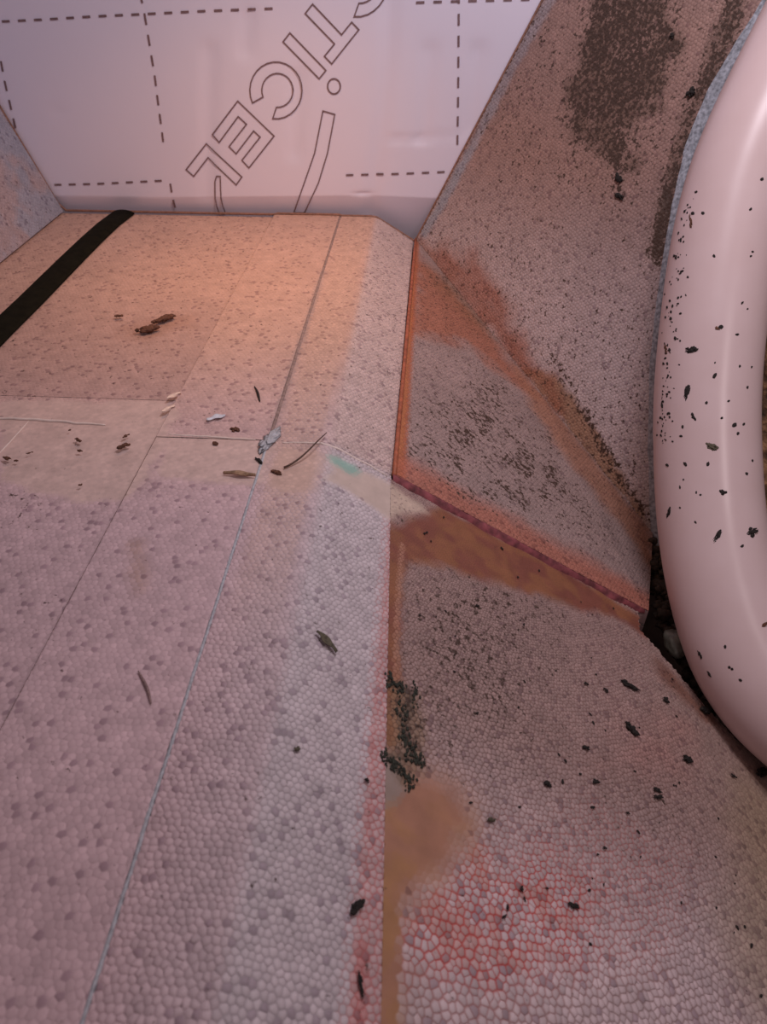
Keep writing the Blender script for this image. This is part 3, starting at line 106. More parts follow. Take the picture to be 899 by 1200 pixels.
    'pipe_specks': [((0.2674, 0.8058, 0.0819), (-0.983, -0.069, 0.171), 0.0015), ((0.2702, 0.8211, 0.1045), (-0.979, -0.096, 0.181), 0.00225), ((0.2658, 0.8073, 0.0666), (-0.993, 0.092, 0.067), 0.0018), ((0.2654, 0.7874, 0.0604), (-0.979, -0.087, 0.185), 0.00225), ((0.2645, 0.7816, 0.0511), (-0.986, -0.102, 0.129), 0.0018), ((0.2629, 0.7754, 0.0359), (-0.992, -0.001, 0.123), 0.0015), ((0.3068, 0.7339, 0.0636), (-0.194, -0.755, 0.627), 0.003), ((0.3233, 0.7286, 0.058), (0.113, -0.769, 0.629), 0.00225), ((0.2985, 0.7833, 0.119), (-0.45, -0.697, 0.559), 0.0015), ((0.3337, 0.7789, 0.1213), (0.19, -0.776, 0.602), 0.0015), ((0.3024, 0.7111, 0.0345), (-0.242, -0.755, 0.609), 0.0015), ((0.3027, 0.7024, 0.0244), (-0.227, -0.741, 0.632), 0.003), ((0.3274, 0.709, 0.0324), (0.216, -0.751, 0.624), 0.00195), ((0.3373, 0.6979, 0.0141), (0.405, -0.69, 0.6), 0.00225), ((0.2955, 0.6855, 0.0017), (-0.353, -0.676, 0.648), 0.0018), ((0.3166, 0.684, 0.0054), (0.031, -0.753, 0.657), 0.0015), ((0.31, 0.6721, -0.008), (-0.093, -0.704, 0.704), 0.0015), ((0.3337, 0.6709, -0.0136), (0.336, -0.67, 0.662), 0.00225), ((0.3231, 0.6678, -0.0131), (0.143, -0.726, 0.672), 0.00225), ((0.3269, 0.6623, -0.0198), (0.208, -0.713, 0.67), 0.0018), ((0.2761, 0.6791, -0.0241), (-0.712, -0.52, 0.471), 0.00225), ((0.2749, 0.6735, -0.0322), (-0.737, -0.51, 0.443), 0.00225), ((0.266, 0.6642, -0.0635), (-0.917, -0.282, 0.281), 0.00225), ((0.2785, 0.6504, -0.052), (-0.69, -0.533, 0.49), 0.00225), ((0.2976, 0.6411, -0.0446), (-0.346, -0.644, 0.682), 0.0018), ((0.2773, 0.6402, -0.0645), (-0.725, -0.485, 0.489), 0.0015), ((0.2749, 0.6369, -0.0722), (-0.777, -0.432, 0.458), 0.0015), ((0.2874, 0.6243, -0.0687), (-0.554, -0.604, 0.573), 0.0015), ((0.2909, 0.6208, -0.0691), (-0.494, -0.613, 0.616), 0.0015), ((0.2863, 0.6021, -0.0904), (-0.611, -0.537, 0.582), 0.0015), ((0.2648, 0.7162, -0.0071), (-0.912, -0.311, 0.269), 0.00225), ((0.2652, 0.7295, 0.0083), (-0.912, -0.292, 0.289), 0.0015), ((0.2668, 0.7253, 0.0086), (-0.88, -0.325, 0.346), 0.0018), ((0.2605, 0.7093, -0.0385), (-0.992, -0.083, 0.091), 0.00225), ((0.262, 0.7147, -0.02), (-0.961, -0.195, 0.196), 0.003), ((0.2605, 0.7016, -0.0501), (-0.997, -0.056, 0.058), 0.0018), ((0.3362, 0.6351, -0.0505), (0.349, -0.637, 0.687), 0.00225), ((0.3442, 0.6482, -0.0434), (0.505, -0.573, 0.646), 0.00195), ((0.3419, 0.7135, 0.0295), (0.479, -0.668, 0.57), 0.0018), ((0.275, 0.6218, -0.0876), (-0.796, -0.434, 0.422), 0.0015), ((0.305, 0.496, -0.1591), (-0.628, -0.515, 0.583), 0.0015), ((0.3078, 0.4804, -0.1707), (-0.683, -0.531, 0.502), 0.0015), ((0.3155, 0.468, -0.1739), (-0.644, -0.546, 0.535), 0.00195), ((0.3269, 0.5745, -0.0965), (0.075, -0.552, 0.831), 0.0018), ((0.3096, 0.4783, -0.1706), (-0.667, -0.533, 0.521), 0.0015), ((0.3303, 0.8055, 0.1599), (0.02, -0.834, 0.551), 0.00225), ((0.3272, 0.7491, 0.0835), (0.144, -0.784, 0.604), 0.0015), ((0.3332, 0.7466, 0.0782), (0.258, -0.783, 0.566), 0.0015), ((0.339, 0.8217, 0.1846), (0.078, -0.845, 0.529), 0.00225), ((0.3353, 0.7818, 0.1247), (0.205, -0.811, 0.548), 0.0018), ((0.2842, 0.8439, 0.1649), (-0.867, -0.295, 0.402), 0.00225), ((0.2816, 0.8299, 0.1472), (-0.858, -0.357, 0.369), 0.00225), ((0.2788, 0.8446, 0.1515), (-0.935, -0.189, 0.301), 0.0015), ((0.2733, 0.8112, 0.1097), (-0.914, -0.233, 0.332), 0.00094), ((0.2782, 0.8381, 0.1453), (-0.919, -0.209, 0.333), 0.00123), ((0.2631, 0.699, -0.0332), (-0.944, -0.27, 0.188), 0.00102), ((0.2702, 0.7562, 0.0496), (-0.86, -0.35, 0.372), 0.00108), ((0.2739, 0.8242, 0.1219), (-0.94, -0.206, 0.272), 0.00186), ((0.2625, 0.7163, -0.016), (-0.953, -0.215, 0.213), 0.00172), ((0.2622, 0.7223, -0.0108), (-0.959, -0.201, 0.201), 0.0015), ((0.2647, 0.729, 0.0063), (-0.92, -0.301, 0.251), 0.00178), ((0.2653, 0.701, -0.0225), (-0.902, -0.342, 0.264), 0.00156), ((0.2668, 0.769, 0.0522), (-0.934, -0.243, 0.261), 0.00096), ((0.273, 0.7639, 0.0639), (-0.826, -0.379, 0.417), 0.00179), ((0.2684, 0.7572, 0.0459), (-0.892, -0.333, 0.305), 0.00111), ((0.2687, 0.6907, -0.0249), (-0.842, -0.42, 0.337), 0.00177), ((0.2676, 0.7668, 0.0526), (-0.921, -0.284, 0.267), 0.00125), ((0.265, 0.7544, 0.0324), (-0.939, -0.219, 0.263), 0.00112), ((0.262, 0.7208, -0.0137), (-0.963, -0.181, 0.202), 0.0008), ((0.279, 0.8409, 0.1496), (-0.923, -0.223, 0.314), 0.00139), ((0.2671, 0.7758, 0.0591), (-0.939, -0.208, 0.274), 0.00116), ((0.2632, 0.6854, -0.0495), (-0.953, -0.237, 0.189), 0.00099), ((0.2663, 0.7446, 0.0275), (-0.908, -0.316, 0.276), 0.00108), ((0.2678, 0.8005, 0.0809), (-0.97, -0.12, 0.212), 0.00142), ((0.2644, 0.6986, -0.0286), (-0.922, -0.278, 0.271), 0.00087), ((0.2771, 0.843, 0.145), (-0.948, -0.153, 0.279), 0.00149), ((0.2771, 0.8034, 0.1122), (-0.846, -0.375, 0.378), 0.00115), ((0.2729, 0.8264, 0.1199), (-0.958, -0.165, 0.234), 0.00159), ((0.2614, 0.7079, -0.0319), (-0.975, -0.162, 0.151), 0.0019), ((0.2623, 0.7345, 0.0023), (-0.963, -0.201, 0.179), 0.0011), ((0.2619, 0.6944, -0.0455), (-0.972, -0.186, 0.142), 0.00168), ((0.2714, 0.7788, 0.0749), (-0.881, -0.334, 0.334), 0.00173), ((0.2708, 0.805, 0.0964), (-0.941, -0.214, 0.264), 0.00098), ((0.2679, 0.7794, 0.0651), (-0.934, -0.233, 0.271), 0.0019), ((0.2708, 0.7963, 0.0895), (-0.92, -0.241, 0.309), 0.00076), ((0.2801, 0.8383, 0.1508), (-0.902, -0.27, 0.336), 0.00119), ((0.2751, 0.7961, 0.1008), (-0.861, -0.376, 0.343), 0.00087), ((0.264, 0.686, -0.0449), (-0.935, -0.282, 0.212), 0.00082), ((0.2777, 0.8427, 0.1467), (-0.937, -0.158, 0.311), 0.00095), ((0.2628, 0.7446, 0.0143), (-0.963, -0.189, 0.191), 0.00134), ((0.271, 0.8152, 0.1046), (-0.957, -0.161, 0.241), 0.00195), ((0.2802, 0.8213, 0.1362), (-0.85, -0.373, 0.372), 0.00124), ((0.263, 0.6876, -0.0479), (-0.954, -0.254, 0.159), 0.00132), ((0.2712, 0.8164, 0.1061), (-0.961, -0.181, 0.21), 0.00126), ((0.2707, 0.8163, 0.1043), (-0.962, -0.14, 0.235), 0.00182), ((0.2619, 0.7177, -0.0176), (-0.964, -0.189, 0.185), 0.00106), ((0.2705, 0.8193, 0.1049), (-0.974, -0.129, 0.188), 0.001), ((0.2719, 0.8163, 0.109), (-0.948, -0.182, 0.262), 0.00081), ((0.2627, 0.6982, -0.0359), (-0.953, -0.23, 0.198), 0.00143), ((0.2691, 0.676, -0.0409), (-0.845, -0.407, 0.346), 0.00153), ((0.266, 0.7157, -0.004), (-0.89, -0.32, 0.325), 0.00164), ((0.2666, 0.7722, 0.0541), (-0.943, -0.229, 0.24), 0.0018), ((0.2624, 0.7039, -0.0306), (-0.956, -0.234, 0.175), 0.00186), ((0.2717, 0.7932, 0.0893), (-0.904, -0.298, 0.306), 0.00152), ((0.267, 0.7098, -0.0078), (-0.871, -0.381, 0.309), 0.00138), ((0.2635, 0.7469, 0.0197), (-0.953, -0.189, 0.237), 0.00186), ((0.2642, 0.6899, -0.0394), (-0.929, -0.269, 0.254), 0.00084), ((0.2674, 0.6817, -0.0386), (-0.873, -0.36, 0.328), 0.0008), ((0.2623, 0.7043, -0.0306), (-0.958, -0.227, 0.175), 0.0009), ((0.2623, 0.6926, -0.0451), (-0.964, -0.22, 0.149), 0.00095), ((0.2637, 0.7504, 0.0237), (-0.955, -0.21, 0.207), 0.00143), ((0.2639, 0.7281, 0.0024), (-0.933, -0.274, 0.232), 0.00075), ((0.2624, 0.7003, -0.0354), (-0.959, -0.192, 0.206), 0.00077), ((0.2661, 0.7002, -0.0209), (-0.887, -0.356, 0.294), 0.00169), ((0.2655, 0.701, -0.0219), (-0.899, -0.341, 0.276), 0.00141), ((0.2625, 0.7074, -0.0262), (-0.954, -0.225, 0.198), 0.00115), ((0.2666, 0.6968, -0.0235), (-0.881, -0.364, 0.304), 0.00168), ((0.2659, 0.7796, 0.0572), (-0.966, -0.183, 0.184), 0.00079), ((0.2633, 0.7607, 0.0305), (-0.973, -0.145, 0.179), 0.00134), ((0.2623, 0.7104, -0.0236), (-0.957, -0.222, 0.187), 0.00119), ((0.2626, 0.7273, -0.0036), (-0.953, -0.2, 0.226), 0.00138), ((0.2823, 0.8415, 0.1586), (-0.882, -0.276, 0.382), 0.00085), ((0.27, 0.7552, 0.0481), (-0.863, -0.369, 0.346), 0.00121), ((0.2622, 0.7247, -0.0082), (-0.96, -0.203, 0.195), 0.00133), ((0.2641, 0.6884, -0.0416), (-0.931, -0.296, 0.214), 0.00086), ((0.2797, 0.8238, 0.1374), (-0.859, -0.328, 0.394), 0.00136), ((0.2714, 0.7741, 0.0704), (-0.87, -0.329, 0.367), 0.00178), ((0.2691, 0.7136, 0.0017), (-0.834, -0.405, 0.375), 0.00099), ((0.2719, 0.8, 0.0959), (-0.913, -0.261, 0.313), 0.00175), ((0.2668, 0.7879, 0.0675), (-0.965, -0.169, 0.2), 0.0018), ((0.274, 0.8233, 0.1213), (-0.939, -0.223, 0.26), 0.00093), ((0.2669, 0.7713, 0.0545), (-0.938, -0.245, 0.247), 0.00183), ((0.266, 0.7305, 0.0119), (-0.899, -0.316, 0.302), 0.00076), ((0.2728, 0.7961, 0.0949), (-0.891, -0.289, 0.351), 0.00161), ((0.2659, 0.7765, 0.055), (-0.96, -0.194, 0.2), 0.00084), ((0.2721, 0.8122, 0.1067), (-0.936, -0.214, 0.278), 0.00167), ((0.2647, 0.6839, -0.0448), (-0.923, -0.32, 0.215), 0.0015), ((0.2647, 0.7396, 0.017), (-0.93, -0.28, 0.24), 0.00185), ((0.2671, 0.7767, 0.0598), (-0.944, -0.235, 0.232), 0.00184), ((0.2733, 0.7965, 0.0965), (-0.889, -0.326, 0.322), 0.00149), ((0.2706, 0.7738, 0.0682), (-0.884, -0.334, 0.327), 0.00092), ((0.265, 0.7212, -0.0011), (-0.91, -0.312, 0.272), 0.00091), ((0.2795, 0.8311, 0.1433), (-0.887, -0.303, 0.348), 0.00092), ((0.2646, 0.7149, -0.0091), (-0.914, -0.288, 0.286), 0.0012), ((0.2712, 0.7472, 0.0427), (-0.829, -0.391, 0.401), 0.00117), ((0.2659, 0.7477, 0.0293), (-0.918, -0.3, 0.259), 0.00187), ((0.2738, 0.8229, 0.1205), (-0.934, -0.189, 0.302), 0.00154), ((0.2686, 0.8046, 0.0874), (-0.967, -0.135, 0.215), 0.00077), ((0.2622, 0.696, -0.0412), (-0.964, -0.214, 0.16), 0.00175), ((0.2644, 0.7168, -0.0078), (-0.919, -0.3, 0.256), 0.00094), ((0.273, 0.7434, 0.0423), (-0.797, -0.459, 0.393), 0.00134), ((0.2695, 0.7502, 0.0418), (-0.864, -0.378, 0.334), 0.00191), ((0.2761, 0.8315, 0.1342), (-0.932, -0.224, 0.284), 0.00153), ((0.2624, 0.7463, 0.0138), (-0.971, -0.158, 0.182), 0.00175), ((0.2742, 0.7953, 0.0977), (-0.872, -0.348, 0.345), 0.00186), ((0.2734, 0.7762, 0.0772), (-0.845, -0.381, 0.376), 0.00159), ((0.2734, 0.7954, 0.0958), (-0.88, -0.303, 0.367), 0.00103), ((0.2781, 0.7847, 0.0955), (-0.788, -0.452, 0.419), 0.00183), ((0.2767, 0.7728, 0.0804), (-0.784, -0.444, 0.434), 0.00123), ((0.2618, 0.7203, -0.0149), (-0.965, -0.189, 0.179), 0.00077), ((0.2754, 0.8177, 0.1213), (-0.906, -0.284, 0.315), 0.0014), ((0.2647, 0.7364, 0.0138), (-0.924, -0.253, 0.285), 0.00189), ((0.265, 0.7493, 0.0278), (-0.931, -0.231, 0.282), 0.00094), ((0.2886, 0.8203, 0.1506), (-0.722, -0.498, 0.481), 0.00185), ((0.2647, 0.754, 0.0311), (-0.944, -0.226, 0.241), 0.00112), ((0.2753, 0.8419, 0.1375), (-0.964, -0.105, 0.243), 0.00186), ((0.2636, 0.7023, -0.0273), (-0.935, -0.265, 0.236), 0.00168), ((0.2731, 0.8344, 0.1248), (-0.971, -0.098, 0.217), 0.00189), ((0.2753, 0.8227, 0.125), (-0.916, -0.233, 0.327), 0.0017), ((0.2726, 0.7265, 0.023), (-0.783, -0.475, 0.401), 0.00106), ((0.2666, 0.7657, 0.0485), (-0.933, -0.26, 0.247), 0.00094), ((0.2778, 0.8318, 0.1394), (-0.91, -0.255, 0.327), 0.0009), ((0.277, 0.8437, 0.1449), (-0.951, -0.141, 0.277), 0.00194)],
}


# ------------------------------------------------------------------ materials
def nodes_of(name):
    m = bpy.data.materials.new(name)
    m.use_nodes = True
    nt = m.node_tree
    return m, nt, nt.nodes['Principled BSDF']


def N(nt, t, **kw):
    n = nt.nodes.new(t)
    for k, v in kw.items():
        setattr(n, k, v)
    return n


def noise_bump(nt, b, scale, strength, dist=.001, detail=3):
    tc = N(nt, 'ShaderNodeTexCoord')
    no = N(nt, 'ShaderNodeTexNoise')
    no.inputs['Scale'].default_value = scale
    no.inputs['Detail'].default_value = detail
    nt.links.new(tc.outputs['Object'], no.inputs['Vector'])
    bu = N(nt, 'ShaderNodeBump')
    bu.inputs['Strength'].default_value = strength
    bu.inputs['Distance'].default_value = dist
    nt.links.new(no.outputs[0], bu.inputs['Height'])
    nt.links.new(bu.outputs[0], b.inputs['Normal'])
    return no, tc


def simple(name, color, rough=.7, scale=300, bump=.3, var=.25, metallic=0):
    m, nt, b = nodes_of(name)
    no, tc = noise_bump(nt, b, scale, bump)
    r = N(nt, 'ShaderNodeValToRGB')
    c = np.array(color)
    r.color_ramp.elements[0].position = .3
    r.color_ramp.elements[1].position = .7
    r.color_ramp.elements[0].color = (*(c * (1 - var)), 1)
    r.color_ramp.elements[1].color = (*np.minimum(c * (1 + var), 1), 1)
    nt.links.new(no.outputs[0], r.inputs[0])
    nt.links.new(r.outputs[0], b.inputs['Base Color'])
    b.inputs['Roughness'].default_value = rough
    b.inputs['Metallic'].default_value = metallic
    return m


def bead_material():
    m, nt, b = nodes_of('moulded_foam')
    no, tc = noise_bump(nt, b, 900, .25, .0006)
    at = N(nt, 'ShaderNodeAttribute', attribute_name='tint')
    mo = N(nt, 'ShaderNodeAttribute', attribute_name='mold')
    sp = N(nt, 'ShaderNodeTexNoise')
    sp.inputs['Scale'].default_value = 190
    sp.inputs['Detail'].default_value = 4
    sp.inputs['Roughness'].default_value = .62
    nt.links.new(tc.outputs['Object'], sp.inputs['Vector'])
    th = N(nt, 'ShaderNodeMapRange')          # threshold falls where mould grows
    th.inputs[1].default_value = 0
    th.inputs[2].default_value = 1
    th.inputs[3].default_value = .715
    th.inputs[4].default_value = .36
    nt.links.new(mo.outputs['Fac'], th.inputs[0])
    su = N(nt, 'ShaderNodeMath', operation='SUBTRACT')
    nt.links.new(sp.outputs[0], su.inputs[0])
    nt.links.new(th.outputs[0], su.inputs[1])
    mr = N(nt, 'ShaderNodeMapRange')
    mr.inputs[1].default_value = -.02
    mr.inputs[2].default_value = .07
    nt.links.new(su.outputs[0], mr.inputs[0])
    # fine colour unevenness
    n2 = N(nt, 'ShaderNodeTexNoise')
    n2.inputs['Scale'].default_value = 60
    n2.inputs['Detail'].default_value = 6
    nt.links.new(tc.outputs['Object'], n2.inputs['Vector'])
    m2 = N(nt, 'ShaderNodeMapRange')
    m2.inputs[1].default_value = .3
    m2.inputs[2].default_value = .7
    m2.inputs[3].default_value = .88
    m2.inputs[4].default_value = 1.08
    nt.links.new(n2.outputs[0], m2.inputs[0])
    mul = N(nt, 'ShaderNodeVectorMath', operation='SCALE')
    nt.links.new(at.outputs['Color'], mul.inputs[0])
    nt.links.new(m2.outputs[0], mul.inputs['Scale'])
    mix = N(nt, 'ShaderNodeMix', data_type='RGBA')
    nt.links.new(mr.outputs[0], mix.inputs[0])
    nt.links.new(mul.outputs[0], mix.inputs[6])
    mix.inputs[7].default_value = (.065, .038, .028, 1)
    nt.links.new(mix.outputs[2], b.inputs['Base Color'])
    b.inputs['Roughness'].default_value = .62
    b.inputs['Specular IOR Level'].default_value = .35
    return m


M_BEAD = bead_material()
M_BODY = simple('foam_body', (.62, .47, .45), .8, 220, .5, .12)
M_BODY_RED = simple('stained_foam_edge', (.22, .055, .065), .75, 110, .9, .55)
M_SEAL = simple('blue_grey_sealant', (.42, .43, .46), .6, 260, .6, .25)
M_GROOVE = simple('shaded_dusty_groove', (.27, .19, .17), .9, 200, .6, .3)  # dark tone holds the shade of the groove as well as dust
M_RIDGE = simple('pale_glue', (.74, .62, .56), .5, 120, .3, .1)
M_HOSE = simple('black_rubber', (.010, .009, .005), .9, 90, .2, .3)
M_PIPE, _nt, _b = nodes_of('white_plastic')
_no, _tc = noise_bump(_nt, _b, 25, .06, .002)
_r = N(_nt, 'ShaderNodeValToRGB')
_r.color_ramp.elements[0].color = (.62, .465, .45, 1)
_r.color_ramp.elements[1].color = (.69, .54, .54, 1)
_nt.links.new(_no.outputs[0], _r.inputs[0])
_nt.links.new(_r.outputs[0], _b.inputs['Base Color'])
_b.inputs['Roughness'].default_value = .30
_b.inputs['Specular IOR Level'].default_value = .38
M_INK = simple('grey_ink', (.19, .12, .13), .6, 400, 0, .3)
M = dict(dark=simple('black_dirt', (.016, .012, .010), .85, 500, .8, .5),
         leaf=simple('olive_dirt', (.10, .085, .055), .8, 400, .8, .4),
         mud=simple('brown_mud', (.12, .050, .028), .85, 400, .8, .4),
         tan=simple('tan_bark', (.33, .21, .13), .7, 300, .6, .35),
         twig=simple('brown_twig', (.085, .045, .030), .7, 500, .6, .4),
         fibre=simple('grey_fibre', (.26, .17, .16), .8, 400, .5, .3),
         white=simple('blue_white_flake', (.62, .64, .70), .6, 300, .4, .1),
         cream=simple('cream_flake', (.78, .60, .50), .6, 300, .4, .1))


M_HOSE.node_tree.nodes['Principled BSDF'].inputs['Specular IOR Level'].default_value = .08


# ------------------------------------------------------------------ small helpers
def mesh_obj(name, verts, faces, mat, parent=None, smooth=False):
    me = bpy.data.meshes.new(name)
    me.from_pydata([tuple(v) for v in verts], [], faces)
    me.update()
    if smooth:
        me.polygons.foreach_set('use_smooth', [True] * len(me.polygons))
    me.materials.append(mat)
    o = bpy.data.objects.new(name, me)
    COL.objects.link(o)
    o.parent = parent
    return o


def tag(o, label=None, cat=None, group=None, kind=None):
    for k, v in (('label', label), ('category', cat), ('group', group), ('kind', kind)):
        if v:
            o[k] = v
    return o


def prism(top, down):
    """closed solid: polygon of 3-D points and the same polygon moved by 'down' (vector or one per point)"""
    n = len(top)
    top = np.array(top, float)
    bot = top + np.array(down, float)
    v = np.vstack([top, bot])
    f = [list(range(n)), list(range(2 * n - 1, n - 1, -1))]
    f += [[i, n + i, n + (i + 1) % n, (i + 1) % n][::1] for i in range(n)]
    return v, f


def tube(path, r, seg=12, cap=True, taper=None):
    path = np.array(path, float)
    n = len(path)
    t = np.gradient(path, axis=0)
    t /= np.linalg.norm(t, axis=1)[:, None]
    up = np.array([0, 0, 1.]) if abs(t[0][2]) < .9 else np.array([1., 0, 0])
    vs = []
    x = np.cross(up, t[0])
    x /= np.linalg.norm(x)
    for i in range(n):
        x = x - t[i] * (x @ t[i])
        x /= np.linalg.norm(x)
        y = np.cross(t[i], x)
        rr = r * (taper(i / (n - 1)) if taper else 1)
        for k in range(seg):
            a_ = 2 * math.pi * k / seg
            vs.append(path[i] + rr * (math.cos(a_) * x + math.sin(a_) * y))
    f = [[i * seg + k, i * seg + (k + 1) % seg, (i + 1) * seg + (k + 1) % seg, (i + 1) * seg + k]
         for i in range(n - 1) for k in range(seg)]
    if cap:
        f += [list(range(seg))[::-1], [(n - 1) * seg + k for k in range(seg)]]
    return vs, f


def hashv(ix, iy, s):
    h = np.sin(ix * 127.1 + iy * 311.7 + s * 74.7) * 43758.5453
    return h - np.floor(h)


def vnoise(P, scale, seed=0, octv=3):
    """smooth value noise, 0..1"""
    out = 0
    amp = 1
    tot = 0
    for o_ in range(octv):
        q = P * scale * 2 ** o_ + 91.7
        i = np.floor(q)
        f_ = q - i
        f_ = f_ * f_ * (3 - 2 * f_)
        a_ = hashv(i[:, 0], i[:, 1], seed + o_)
        b_ = hashv(i[:, 0] + 1, i[:, 1], seed + o_)
        c_ = hashv(i[:, 0], i[:, 1] + 1, seed + o_)
        d_ = hashv(i[:, 0] + 1, i[:, 1] + 1, seed + o_)
        out = out + amp * ((a_ * (1 - f_[:, 0]) + b_ * f_[:, 0]) * (1 - f_[:, 1]) + (c_ * (1 - f_[:, 0]) + d_ * f_[:, 0]) * f_[:, 1])
        tot += amp
        amp *= .5
    return out / tot


def sstep(x, lo, hi):
    t = np.clip((x - lo) / (hi - lo), 0, 1)
    return t * t * (3 - 2 * t)


def seg_dist(P, pts, closed=False):
    pts = np.array(pts, float)
    best = np.full(len(P), 9.)
    m = len(pts)
    for i in range(m if closed else m - 1):
        a_, b_ = pts[i], pts[(i + 1) % m]
        ab = b_ - a_
        t = np.clip(((P - a_) @ ab) / max(ab @ ab, 1e-12), 0, 1)
        best = np.minimum(best, np.linalg.norm(P - (a_ + t[:, None] * ab), axis=1))
    return best


def inside(P, pts):
    pts = np.array(pts, float)
    c = np.zeros(len(P), bool)
    j = len(pts) - 1
    for i in range(len(pts)):
        xi, yi = pts[i]
        xj, yj = pts[j]
        m = ((yi > P[:, 1]) != (yj > P[:, 1]))
        xx = (xj - xi) * (P[:, 1] - yi) / ((yj - yi) if abs(yj - yi) > 1e-12 else 1e-12) + xi
        c ^= m & (P[:, 0] < xx)
        j = i
    return c


def region(P, pts, feather, rough=.008, scale=60, seed=0):
    """soft mask of a polygon with an uneven border"""
    d = seg_dist(P, pts, True)
    d = np.where(inside(P, pts), -d, d) + (vnoise(P, scale, seed) - .5) * 2 * rough
    return 1 - sstep(d, -feather, feather)


def line(P, pts, w, feather, rough=.004, scale=90, seed=0):
    d = seg_dist(P, pts) + (vnoise(P, scale, seed) - .5) * 2 * rough
    return 1 - sstep(d, w - feather, w + feather)


def mixc(a_, b_, m):
    m = np.asarray(m)[:, None]
    return a_ * (1 - m) + np.array(b_) * m


# ------------------------------------------------------------------ beaded foam skin
def hex_points(x0, x1, y0, y1, s, jit=.24):
    ny = int((y1 - y0) / (s * .866)) + 2
    nx = int((x1 - x0) / s) + 2
    jj, ii = np.meshgrid(np.arange(ny), np.arange(nx), indexing='ij')
    X = x0 + (ii + .5 * (jj % 2)) * s
    Y = y0 + jj * s * .866
    P = np.stack([X.ravel(), Y.ravel()], 1)
    return P + rng.uniform(-jit, jit, P.shape) * s


